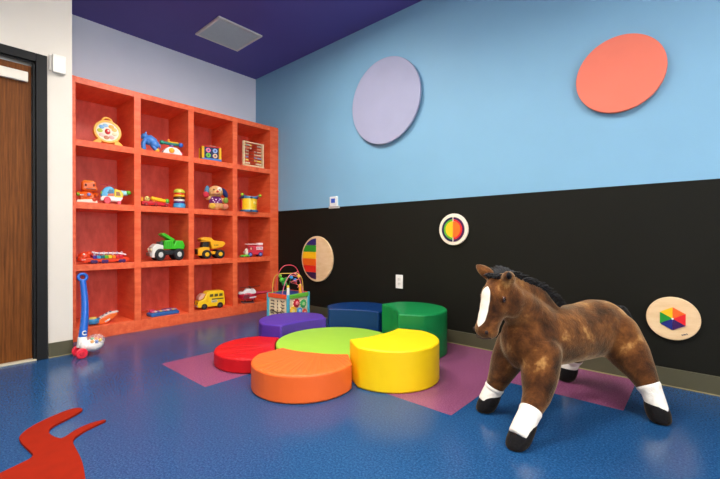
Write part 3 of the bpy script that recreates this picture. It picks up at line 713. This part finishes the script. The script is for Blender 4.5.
# row 3 -- fire engine and little green car
t = shelf_toy('toy_fire_engine','small pink-red toy fire engine with white ladder and blue-hubbed wheels','toy truck',1,-.285,.375,-14)
rd = toy((214,40,64))
MB().prism([(-.098,.025),(.108,.025),(.108,.128),(-.050,.128),(-.062,.118),(-.070,.080),(-.098,.072)],-.05,.05,'Y').build('body', rd, t, bevel=.008)
wheels(t,(-.050,.070),(-.048,.048),.027,.020,toy((60,40,110),.5),toy((110,140,220)),.6)
ld = MB()
for s in (-1,1): ld.box((.01,s*.022,.146),(.20,.008,.008))
for k in range(8): ld.box((-.08+.026*k,0,.146),(.006,.044,.006))
ld.build('ladder', toy((240,230,226)), t, bevel=.001)
MB().box((.078,0,.146),(.06,.07,.030)).build('ladder_turret', toy((240,230,226)), t, bevel=.006)
MB().box((.060,-.051,.098),(.078,.004,.036)).build('side_sign', toy((244,220,222)), t, bevel=.001)
lt = MB()
for k,cx in enumerate((.034,.051,.068,.085)):
    lt.box((cx-.004,-.0538,.098),(.003,.002,.020)); lt.box((cx+.001,-.0538,.107),(.008,.002,.003))
    if k != 1: lt.box((cx,-.0538,.098),(.007,.002,.003))
    if k == 3: lt.box((cx+.001,-.0538,.0895),(.008,.002,.003))
    if k == 2: lt.box((cx+.004,-.0538,.103),(.003,.002,.010))
lt.build('lettering', toy((120,20,40)), t)
MB().box((-.040,-.051,.098),(.040,.004,.032)).build('cab_window', toy((150,40,50)), t, bevel=.001)
MB().ball((-.042,-.053,.094),(.012,.006,.014),u=12,v=8).build('driver', toy((240,170,140)), t)
MB().ball((-.103,-.0,.05),(.010,.045,.014)).build('front_bumper', toy((226,226,220)), t)
t = shelf_toy('toy_car','tiny green toy car with a white dog figure, in front of the fire engine','toy car',1,-.428,.425,-10)
MB().prism([(-.052,.008),(.050,.008),(.054,.020),(.02,.030),(-.03,.026),(-.054,.016)],-.026,.026,'Y').build('body', toy((110,196,60)), t, bevel=.006)
for x in (-.03,.03):
    for s in (-1,1): MB().cyl((x,s*.022,.010),(x,s*.030,.010),.010,seg=14).build('wheel', toy((40,120,60)), t, bevel=.002)
g = MB(); g.ball((.024,0,.048),(.018,.018,.026)); g.ball((.022,-.004,.082),(.018,.018,.018)); g.ball((.006,-.006,.078),(.010,.010,.008)); g.build('dog_figure', toy((238,228,206)), t)
for s in (-1,1): MB().ball((.030,s*.016,.088),(.006,.005,.012),u=10,v=8).build('ear', toy((90,80,60)), t)

# row 4 -- orange toy with round end, keyboard, bus, helicopter
t = shelf_toy('toy_guitar','orange and white toy guitar with a blue round end, lying in the bottom left cubby','toy',0,-1.800,.380,0,k=.88)
MB().lathe([(0,.012),(.050,.012),(.056,.020),(.056,.050),(.048,.060),(0,.060)],(-.085,-.012,0),32).build('blue_end', toy((50,140,196)), t)
MB().lathe([(0,0),(.034,0),(.030,.012),(0,.014)],(-.085,-.012,.060),24).build('yellow_cap', toy((232,206,96)), t)
MB().prism([(-.055,.0),(.030,.0),(.120,.070),(.118,.096),(.060,.092),(-.02,.056),(-.055,.040)],-.045,.02,'Y').build('orange_body', toy((238,112,40)), t, bevel=.010, seg=3)
MB().prism([(-.030,.050),(.055,.090),(.125,.096),(.132,.108),(.05,.104),(-.035,.064)],-.042,.018,'Y').build('white_top', toy((236,222,210)), t, bevel=.004)
for x,z in ((.0,.076),(.03,.092),(.062,.104)): MB().box((x,-.014,z+.004),(.016,.03,.010),(0,-.4,0)).build('button', toy((100,100,130)), t, bevel=.002)
MB().box((.03,-.047,.03),(.05,.006,.014),(0,-.5,0)).build('trim_strip', toy((240,236,226)), t, bevel=.002)
t = shelf_toy('toy_keyboard','flat blue toy keyboard with small pink and white keys','toy',0,-1.296,.385,4)
MB().prism([(-.13,.0),(.13,.0),(.134,.022),(.126,.034),(-.126,.034),(-.134,.022)],-.055,.055,'Y').build('case', toy((44,100,170)), t, bevel=.006)
MB().box((0,-.012,.036),(.24,.06,.006)).build('key_bed', toy((30,50,90)), t, bevel=.002)
for k in range(10): MB().box((-.106+.0235*k,-.020,.044),(.019,.040,.012)).build('key', toy([(226,120,150),(236,214,210),(150,90,160),(220,200,120),(180,150,180)][k%5]), t, bevel=.002)
MB().box((-.09,.036,.046),(.05,.024,.022)).build('speaker', toy((200,40,90)), t, bevel=.006)
MB().box((.06,.036,.042),(.11,.024,.014)).build('control_panel', toy((90,60,130)), t, bevel=.004)
t = shelf_toy('toy_bus','yellow toy school bus with dark windows and a driver behind the sloping windscreen','toy bus',0,-.818,.385,-8)
yb = toy((250,204,20))
MB().prism([(-.142,.022),(.136,.022),(.140,.060),(.128,.172),(.118,.182),(-.035,.182),(-.050,.172),(-.082,.105),(-.135,.090),(-.146,.060)],-.058,.058,'Y').build('body', yb, t, bevel=.012, seg=3)
wheels(t,(-.078,.086),(-.054,.054),.030,.020,toy((24,24,26),.6),toy((60,60,60)),.5)
for x in (-.005,.045,.094): MB().prism([(x-.020,.124),(x+.020,.126),(x+.018,.154),(x-.016,.154)],-.0605,-.050,'Y').build('window', toy((96,80,36)), t, bevel=.002)
MB().prism([(-.134,.098),(-.088,.108),(-.060,.160),(-.095,.162),(-.128,.128)],-.045,.045,'Y').build('windscreen', toy((222,170,150)), t, bevel=.006)
MB().ball((-.098,-.020,.128),(.024,.024,.026)).build('driver', toy((240,140,90)), t)
MB().box((.060,-.0595,.100),(.120,.004,.012)).build('stripe', toy((70,60,30)), t, bevel=.001)
MB().box((.024,-.0595,.078),(.060,.004,.024)).build('door_sign', toy((226,214,180)), t, bevel=.001)
lt = MB()
for k in range(6): lt.box((.004+.008*k,-.0622,.078),(.004,.002,.012 if k%2 else .008))
lt.build('lettering', toy((50,40,30)), t)
MB().prism([(-.06,.075),(-.035,.075),(-.035,.15),(-.052,.14)],-.0600,-.050,'Y').build('door_panel', toy((240,186,24)), t, bevel=.002)
for s in (-1,1): MB().ball((-.142,s*.040,.066),(.006,.012,.012),u=10,v=8).build('headlamp', toy((120,80,30)), t)
MB().box((-.143,0,.036),(.012,.11,.016)).build('bumper', toy((200,190,170)), t, bevel=.003)
t = shelf_toy('toy_helicopter','red toy helicopter with white canopy top in the bottom right cubby','toy helicopter',0,-.335,.410,-27,k=1.1)
cr = toy((190,20,56))
b = MB(); b.ball((-.040,0,.080),(.098,.055,.052)); b.box((-.03,0,.056),(.14,.08,.05)); b.build('body', cr, t, bevel=.010)
MB().tube([(.03,0,.096),(.10,0,.100),(.215,0,.106)],.012,12,lambda q:.022-.012*q).build('tail_boom', cr, t)
MB().prism([(.200,.096),(.226,.096),(.240,.150),(.220,.150)],-.006,.006,'Y').build('tail_fin', cr, t, bevel=.002)
MB().prism([(-.130,.094),(.038,.094),(.052,.112),(.030,.146),(-.055,.150),(-.072,.124),(-.122,.116)],-.046,.046,'Y').build('canopy', toy((240,234,232)), t, bevel=.010, seg=3)
MB().prism([(-.085,.052),(-.02,.052),(-.02,.094),(-.07,.094)],-.0565,-.03,'Y').build('side_window', toy((120,20,40)), t, bevel=.003)
MB().box((.012,-.052,.062),(.072,.006,.012),(0,-.12,0)).build('stripe', toy((240,226,230)), t, bevel=.002)
MB().cyl((-.01,0,.145),(-.01,0,.166),.006,seg=12).build('rotor_mast', toy((60,50,50)), t)
ro = MB(); ro.box((-.01,0,.166),(.24,.016,.004),(0,0,.5)); ro.box((-.01,0,.1665),(.016,.15,.004),(0,0,.12)); ro.build('rotor', toy((90,50,40)), t, bevel=.001)
for s in (-1,1):
    MB().tube([(-.10,s*.03,.016),(-.08,s*.032,.006),(.03,s*.032,.006)],.006,8).build('skid', toy((70,20,30)), t)
    for x in (-.06,.015): MB().cyl((x,s*.032,.006),(x,s*.026,.04),.005,seg=10).build('skid_strut', toy((70,20,30)), t)

# ------------------------------------------------------------------ push popper on the floor
t = thing('push_toy','toddler push toy with tall blue handle, red wheels and a clear dome of coloured balls','push toy',(.985,-2.018,0),R(90))
bl = toy((14,92,186))
# local: -Y towards the room, X to the right; the shaft leans back (+Y)
top = Vector((-.022,.180,.524)); bot = Vector((-.062,.03,.105))
pts = [bot.lerp(top,q/10)+Vector((.016*math.sin(q/10*PI),0,0)) for q in range(11)]
MB().tube(pts,.022,14,lambda q:.027-.007*q).build('shaft', bl, t)
MB().torus((-.022,.186,.552),.026,.011,(PI/2-.3,0,0),28,10).build('grip_ring', bl, t)
MB().torus((-.050,.012,.165),.013,.0035,(PI/2-.3,0,0),16,6,(R(40),R(320))).build('curl_mark', toy(WHITE), t)
c = MB(); c.ball((-.002,0,.072),(.066,.056,.044)); c.cyl((-.062,.03,.065),(-.058,.035,.135),.034,.028,20); c.ball((-.045,.005,.075),(.04,.045,.04)); c.build('base', toy((236,232,224)), t)
MB().lathe([(.058,0),(.057,.018),(.050,.038),(.034,.054),(.012,.060),(0,.060)],(.014,-.006,.088),32).build('clear_dome', clear('clear_plastic',(240,240,240),.2), t)
for k,(x,y,z,cc) in enumerate([(.0,-.036,.100,(250,170,30)),(.024,-.046,.098,(60,110,190)),(.050,-.034,.102,(240,200,40)),(.058,-.008,.104,(220,60,40)),(.03,-.016,.112,(246,150,40)),(.008,-.005,.112,(70,160,80)),(.04,.012,.110,(220,50,60))]):
    MB().ball((x-.016,y,z+.004),.0125,u=14,v=10).build('popping_ball', toy(cc), t)
for s in (-1,1):
    w_ = MB().cyl((-.082,-.062 if s<0 else .046,.036),(-.082,-.038 if s<0 else .070,.036),.036,seg=32).build('wheel', toy((232,40,62)), t, bevel=.006)
    MB().cyl((-.082,-.061 if s<0 else .069,.036),(-.082,-.066 if s<0 else .074,.036),.016,.013,20).build('hubcap', toy((206,24,46)), w_, bevel=.002)

# ------------------------------------------------------------------ wooden activity cube
A6 = R(6)
t = thing('activity_cube','wooden activity cube with teal corners, gears and a wire bead maze on top','activity cube',(1.43,-.60,0),A6)
S = .295; HT = .318
teal = toy((70,176,196),.45); pcream = grain('pale_play_panel', (232,212,166), (246,230,190), (1,1,3), .5, 8, .02)
MB().span(-S+.02,-.02,.02,S-.02,.03,HT-.01).build('body', pcream, t, bevel=.002)
for x in (-S+.012,-.012):
    for y in (.012,S-.012): MB().box((x,y,HT/2),(.024,.024,HT)).build('corner_post', teal, t, bevel=.004)
MB().span(-S+.02,-.02,-.001,.012,HT-.040,HT).build('front_rail', toy((232,84,40),.45), t, bevel=.003)
MB().span(-.012,.001,.02,S-.02,HT-.040,HT).build('side_rail', toy((110,190,60),.45), t, bevel=.003)
MB().span(-S+.02,-.02,S-.012,S+.001,HT-.040,HT).build('back_rail', toy((232,84,40),.45), t, bevel=.003)
MB().span(-S-.001,-S+.012,.02,S-.02,HT-.040,HT).build('end_rail', toy((110,190,60),.45), t, bevel=.003)
MB().span(-S+.01,-.01,.01,S-.01,HT-.014,HT-.004).build('top_board', toy((34,70,150),.45), t, bevel=.003)
MB().span(-S+.022,-.022,.012,.021,.03,HT-.045).build('front_panel', pcream, t)
MB().span(-.021,-.012,.022,S-.022,.03,HT-.045).build('gear_panel', pcream, t)
def gear(y, z, r, c, hc):
    o = MB(); pts = []
    for k in range(40):
        a = 2*PI*k/40; rr = r*(1 if k % 4 < 2 else .84); pts.append((y+rr*math.cos(a), z+rr*math.sin(a)))
    g = o.prism(pts, -.012, -.002, 'X').build('gear', toy(c,.45), t, bevel=.001)
    MB().cyl((-.003,y,z),(.003,y,z),r*.42,seg=20).build('gear_hub', toy(hc,.45), g, bevel=.001)
gear(.118,.228,.042,(206,36,56),(244,150,150)); gear(.208,.212,.042,(70,176,96),(190,226,150)); gear(.070,.160,.046,(244,196,50),(250,226,140)); gear(.158,.150,.034,(70,160,220),(190,220,240)); gear(.228,.125,.034,(226,70,60),(246,170,150)); gear(.09,.07,.036,(110,190,60),(220,240,170))
mz = MB()
for r_ in range(5):
    z = .250-.030*r_
    mz.tube([(-.245,.010,z),(-.205,.010,z),(-.200,.010,z-.010)],.0045,6)
    mz.tube([(-.110+.012*(r_%2),.010,z+.006),(-.085,.010,z-.006),(-.060,.010,z+.002-.008*(r_%2))],.0045,6)
    mz.tube([(-.155,.010,z+.005),(-.150,.010,z-.012)],.0045,6)
mz.tube([(-.255,.010,.145),(-.20,.010,.150),(-.15,.010,.138),(-.11,.010,.150),(-.07,.010,.115),(-.05,.010,.10)],.0060,6)
mz.tube([(-.25,.010,.06),(-.19,.010,.085),(-.13,.010,.05),(-.08,.010,.06)],.0040,6)
mz.build('maze_groove', toy((46,34,24)), t)
MB().ball((-.055,.008,.085),(.022,.008,.02)).build('leaf_slider', toy((110,190,60)), t)
def arch(x0,y0,x1,y1,h,c,sh=1,dx=0,dy=0):
    pts = []
    for k in range(33):
        q = k/32; e = 1-abs(2*q-1)**(2.6*sh)
        s_ = (1-math.cos(q*PI))/2
        pts.append((x0+(x1-x0)*s_+dx*math.sin(q*PI*2), y0+(y1-y0)*s_+dy*math.sin(q*PI*2), HT-.006+h*max(0,e)))
    MB().tube(pts,.0042,8).build('wire', toy(c,.3), t); return pts
w1 = arch(-.255,.04,-.05,.25,.190,(220,176,70),1.6); w2 = arch(-.215,.045,-.055,.235,.272,(206,70,84),1.0,.01,0); w3 = arch(-.12,.04,-.045,.245,.19,(226,120,150),1.1,.02,.02)
w4 = arch(-.235,.22,-.06,.07,.15,(60,160,60),1.2,.03,.01)
hp = []
for k in range(60):
    a = k/59*4*PI; hp.append((-.075+.040*math.cos(a), .16+.040*math.sin(a), HT+.055+.15*k/59))
MB().tube(hp,.004,8).build('wire', toy((230,120,110),.3), t)
for (x,y,z,r_,c,nm) in ((-.20,.11,HT+.12,.024,(70,180,50),'bead'),(-.185,.13,HT+.085,.026,(40,150,60),'bead'),(-.15,.12,HT+.13,.020,(30,130,50),'bead'),(-.215,.10,HT+.16,.018,(130,200,60),'bead'),(-.09,.13,HT+.15,.018,(60,150,210),'bead'),(-.060,.15,HT+.125,.018,(40,110,190),'bead'),(-.05,.19,HT+.16,.016,(246,206,70),'bead'),(-.075,.17,HT+.10,.016,(226,70,70),'bead')):
    MB().ball((x,y,z),r_,u=16,v=10).build(nm, toy(c), t)
for (x,y,c1,c2) in ((-.045,.045,(226,222,214),(240,200,50)),(-.04,.20,(244,160,40),(246,190,60))):
    o = MB().cyl((x,y,HT-.006),(x,y,HT+.062),.016,.014,16).build('peg', toy(c1), t, bevel=.003)
    MB().ball((x,y,HT+.070),(.013,.013,.016),u=14,v=10).build('peg_top', toy(c2), o)
# ------------------------------------------------------------------ plush horse (local: X forward, Y its left, Z up)
hr = thing('plush_horse','large standing brown plush horse with white blaze, white socks and black hooves','plush toy',(3.77,-.79,0),R(-113.6))
def chain(b, pts, n=8):
    """tapered limb: balls densely strung along joints (x,y,z,r[,ry scale])"""
    for i in range(len(pts)-1):
        p, q = pts[i], pts[i+1]
        for k in range(n+1):
            t_ = k/n; c = [p[j]+(q[j]-p[j])*t_ for j in range(4)]
            b.ball(c[:3], c[3], u=16, v=10)
b = MB()
# barrel, chest, rump
prof = [(.235,.372,.105,.128),(.16,.376,.122,.143),(.06,.378,.127,.141),(-.06,.376,.129,.139),(-.17,.378,.129,.141),(-.27,.385,.134,.147),(-.345,.378,.130,.146),(-.40,.372,.110,.125)]
for i in range(len(prof)-1):
    for k in range(7):
        q = k/7; x,z,ry,rz = [prof[i][j]+(prof[i+1][j]-prof[i][j])*q for j in range(4)]
        b.ball((x,0,z),(.085,ry,rz),u=28,v=18)
# neck
for k in range(9):
    q = k/8; b.ball((.13+.215*q,0,.43+.165*q),(.115-.045*q,.100-.036*q,.110-.035*q),(0,-.55,0),24,14)
chain(b,[(.02,0,.49,.03),(.127,0,.585,.035),(.241,0,.625,.035),(.34,0,.655,.04)],8)
# head
for (x,z,rx,ry,rz,rt) in ((.365,.628,.070,.064,.062,0),(.385,.590,.078,.066,.070,0),(.405,.545,.066,.059,.066,0),(.428,.500,.056,.050,.060,0),(.444,.462,.052,.048,.050,0),(.446,.445,.050,.050,.040,0)):
    b.ball((x,0,z),(rx,ry,rz),(0,-.25,0),24,16)
for s in (-1,1):
    b.ball((.330,s*.040,.566),(.064,.038,.070),u=20,v=14)          # cheek
    b.ball((.440,s*.032,.590),(.016,.014,.014))                    # brow
    b.ball((.468,s*.026,.448),(.024,.022,.024))                    # nostril swell
# legs (left front, right front, left hind, right hind)
legs = {
 'LF':[(.20,.075,.33,.088),(.240,.100,.25,.078),(.282,.122,.175,.058),(.346,.138,.112,.040),(.416,.150,.05,.030)],
 'RF':[(.20,-.075,.33,.088),(.232,-.098,.25,.074),(.252,-.120,.175,.055),(.274,-.140,.105,.040),(.304,-.152,.05,.030)],
 'LH':[(-.345,.060,.36,.115),(-.345,.125,.285,.095),(-.335,.188,.215,.066),(-.337,.240,.125,.042),(-.336,.268,.05,.030)],
 'RH':[(-.345,-.060,.36,.115),(-.375,-.125,.285,.095),(-.402,-.182,.215,.066),(-.420,-.230,.125,.042),(-.416,-.258,.05,.030)]}
for L in legs.values(): chain(b, L, 7)
# ears
def ear(s, base, tip, wdir, r):
    base = Vector(base); tip = Vector(tip)
    for k in range(9):
        q = k/8; p = base.lerp(tip,q); rr = r*(math.sin(PI*(.28+.66*q))**.8)
        b.ball(p,(rr,rr,rr),u=12,v=8)
ear(-1,(.372,-.046,.672),(.412,-.108,.722),None,.029)
ear(1,(.362,.046,.668),(.412,.082,.696),None,.030)
raw = b.build('raw', plain('tmp',(90,60,30)), None)
rm = raw.modifiers.new('r','REMESH'); rm.mode = 'VOXEL'; rm.voxel_size = .0075; rm.use_smooth_shade = True
sm = raw.modifiers.new('s','SMOOTH'); sm.factor = .6; sm.iterations = 14
dg = bpy.context.evaluated_depsgraph_get(); me = bpy.data.meshes.new_from_object(raw.evaluated_get(dg))
bpy.data.objects.remove(raw)
# fur with a white blaze on the face
m_fur = plush('brown_fur', [(.34,(38,18,6)),(.46,(76,42,17)),(.57,(108,65,28)),(.70,(180,134,78))], 8, .4, .55)  # mottled brown; the tan end also paints in highlights on lit fur
nt = m_fur.node_tree; bs = nt.nodes['Principled BSDF']; src = bs.inputs['Base Color'].links[0].from_socket
tc = N(nt,'ShaderNodeTexCoord'); mp = N(nt,'ShaderNodeMapping'); sp = N(nt,'ShaderNodeSeparateXYZ')
nt.links.new(tc.outputs['Object'], sp.inputs[0])
def mth(op, a, b_=None, c=None):
    n = N(nt,'ShaderNodeMath',operation=op)
    for i,v in enumerate((a,b_,c)):
        if v is None: continue
        if isinstance(v,(int,float)): n.inputs[i].default_value = v
        else: nt.links.new(v, n.inputs[i])
    return n.outputs[0]
# half width narrows from forehead to nose; only between z .475 and .64 and on the front of the face
tt = mth('MULTIPLY', mth('SUBTRACT', sp.outputs['Z'], .551), 1/.087); t2 = mth('MULTIPLY', tt, tt); t6 = mth('MULTIPLY', mth('MULTIPLY', t2, t2), t2)
hw = mth('MULTIPLY', mth('MULTIPLY_ADD', sp.outputs['Z'], .030, .0095), mth('SUBTRACT', 1.0, t6))
inside = mth('SUBTRACT', hw, mth('ABSOLUTE', sp.outputs['Y']))
zlo = mth('SUBTRACT', sp.outputs['Z'], .462); zhi = mth('SUBTRACT', .638, sp.outputs['Z'])
xf = mth('SUBTRACT', mth('MULTIPLY_ADD', sp.outputs['Z'], .55, sp.outputs['X']), .715)
mn = mth('MINIMUM', mth('MINIMUM', inside, mth('MULTIPLY',zlo,.7)), mth('MINIMUM', mth('MULTIPLY',zhi,.7), xf))
fac = N(nt,'ShaderNodeMapRange'); fac.inputs['From Min'].default_value = -.001; fac.inputs['From Max'].default_value = .002
nt.links.new(mn, fac.inputs['Value'])
mx = N(nt,'ShaderNodeMixRGB'); mx.inputs[2].default_value = lin((240,232,214))
nt.links.new(fac.outputs['Result'], mx.inputs[0]); nt.links.new(src, mx.inputs[1]); nt.links.new(mx.outputs[0], bs.inputs['Base Color'])
me.materials.clear(); me.materials.append(m_fur)
for p in me.polygons: p.use_smooth = True
body = bpy.data.objects.new('body', me); col.objects.link(body); body.parent = hr
# socks and hooves
m_sock = plush('white_fur', [(.3,(226,218,204)),(.7,(246,242,232))], 30, .3, .3)
m_hoof = plush('black_fur', [(.3,(8,8,10)),(.7,(22,21,23))], 30, .3, .15)
for nm, L in legs.items():
    a, c = Vector(L[-2][:3]), Vector(L[-1][:3]); up = (a-c).normalized()
    lp = Vector(L[-3][:3]); F_ = nm[1] == 'F'
    # sock: sleeve round the pastern, from the lower leg down into the hoof
    path = [c.lerp(a,-.14), c.lerp(a,.45), a, a.lerp(lp,.16 if F_ else .28), a.lerp(lp,.29 if F_ else .44)]
    rad = [.0405,.0430,.0440,.0470 if F_ else .052,.045 if F_ else .050]
    s_ = MB(); fine = []
    for i in range(len(path)-1):
        for k in range(4): fine.append((path[i].lerp(path[i+1],k/4), rad[i]+(rad[i+1]-rad[i])*k/4))
    fine.append((path[-1],rad[-1])); n_ = len(fine)
    s_.tube([p for p,_ in fine], .05, 22, lambda q: fine[min(n_-1,int(round(q*(n_-1))))][1])
    s_.build('sock', m_sock, hr, angle=80, sub=1)
    # hoof: rounded black bootee, flat underneath
    d = Vector((a.x-c.x, a.y-c.y)); o = MB()
    o.lathe([(.0,.0),(.030,.0),(.043,.009),(.0485,.027),(.0490,.048),(.0480,.072),(.0425,.092),(.0,.099)], (0,0,0), 28)
    for vtx in o.bm.verts:
        q = vtx.co.z-.03; k = 1/(a.z-c.z)*.75
        vtx.co.x = vtx.co.x*1.03 + c.x + d.x*k*q; vtx.co.y += c.y + d.y*k*q
    o.build('hoof', m_hoof, hr, angle=80, sub=1)
# eyes, nostrils, ear linings
for s in (-1,1):
    e = MB().ball((.410,s*.0635,.587),(.014,.009,.014),(0,0,s*.35),16,10).build('eye', plain('amber_eye',(70,34,14),.1,.05,30,coat=.5), hr)
    MB().ball((.416,s*.0705,.587),(.007,.0035,.008),(0,0,s*.35),12,8).build('pupil', toy((6,6,6),.1), e)
    MB().ball((.484,s*.038,.447),(.006,.008,.009),(0,0,s*.5),12,8).build('nostril', plain('dark_nostril',(34,16,10),.8), hr)
MB().tube([(.464,.044,.421),(.486,.018,.417),(.486,-.018,.417),(.464,-.044,.421)],.003,6).build('mouth', plain('mouth_seam',(48,24,12),.8), hr)
MB().ball((.408,.088,.690),(.013,.012,.017),(0,.5,.5),14,10).build('ear_lining', m_hoof, hr)
MB().ball((.398,-.080,.702),(.009,.011,.018),(.5,.2,-.3),14,10).build('ear_lining', plain('tan_ear',(150,96,50),.9), hr)
# mane, forelock, tail made of tapering locks
m_hair = plain('black_hair', (10,9,10), .75, .2, 60, sheen=.05)
def lock(o, p, d1, d2, L, r):
    p = Vector(p); d1 = Vector(d1).normalized(); d2 = Vector(d2).normalized(); pts = []
    q0 = p.copy()
    for k in range(6):
        q = k/5; pts.append(q0.copy()); q0 = q0 + (d1*(1-q)+d2*q).normalized()*L/5
    o.tube(pts, r, 5, lambda q: r*(1-.85*q)+.0006)
crest = [Vector(v) for v in ((.385,0,.676),(.33,0,.688),(.24,0,.655),(.14,0,.617),(.06,0,.565),(.005,0,.520))]
o = MB(); rnd = random.Random(3)
for k in range(700):
    q = rnd.random()*(len(crest)-1); i = min(int(q),len(crest)-2); p = crest[i].lerp(crest[i+1], q-i)
    sd = rnd.choice((-1,-1,-1,1)); p = p + Vector((rnd.uniform(-.006,.006), sd*rnd.uniform(0,.018), -.012))
    lock(o, p, (-.35+rnd.uniform(-.3,.3), sd*.5, 1.0), (-.5+rnd.uniform(-.3,.3), sd*1.2, -.35 if sd<0 else -.1), rnd.uniform(.06,.095) if sd<0 else rnd.uniform(.035,.055), .0052)
o.build('mane', m_hair, hr, angle=80)
o = MB()
for k in range(110):
    p = (.388+rnd.uniform(-.02,.022), rnd.uniform(-.032,.034), .673+rnd.uniform(-.012,.004))
    lock(o, p, (.4,rnd.uniform(-.5,.5),1), (1,rnd.uniform(-.5,.5),-.6), rnd.uniform(.025,.042), .0040)
o.build('forelock', m_hair, hr, angle=80)
o = MB()
for k in range(200):
    a = rnd.uniform(0,2*PI); p = (-.478+rnd.uniform(-.01,.01), rnd.uniform(-.022,.022), .465+rnd.uniform(-.02,.02))
    q = Vector(p); pts = [q.copy()]; d = Vector((-1+rnd.uniform(-.2,.2), rnd.uniform(-.3,.3), .15))
    ln = rnd.uniform(.26,.32)
    for j in range(8):
        d = (d+Vector((.05,0,-.75))).normalized(); q = q+d*ln/8; pts.append(q.copy())
    o.tube(pts, .005, 5, lambda q_: .005*(1-.7*q_))
o.build('tail', m_hair, hr, angle=80)
# ------------------------------------------------------------------ camera
cam = bpy.data.cameras.new('camera'); co = bpy.data.objects.new('camera', cam); col.objects.link(co); sc.camera = co
yaw, pitch, roll, f = 0.7237481, -0.00428289, 0.000405, 386.456
F = Vector((-math.sin(yaw)*math.cos(pitch), math.cos(yaw)*math.cos(pitch), math.sin(pitch)))
R0 = Vector((math.cos(yaw), math.sin(yaw), 0)); U0 = R0.cross(F)
Rr = R0*math.cos(roll)+U0*math.sin(roll); U = U0*math.cos(roll)-R0*math.sin(roll)
M = Matrix((Rr, U, -F)).transposed().to_4x4(); M.translation = (4.2956,-2.8376,.85)
co.matrix_world = M
cam.sensor_width = 36; cam.lens = f/720*36; cam.clip_start = .02
sc.view_settings.view_transform = 'Standard'; sc.view_settings.look = 'None'
sc.view_settings.gamma = 1; sc.view_settings.use_curve_mapping = False
sc.view_settings.exposure = 0.72
sc.cycles.max_bounces = 8; sc.cycles.diffuse_bounces = 5
sc.cycles.use_denoising = True
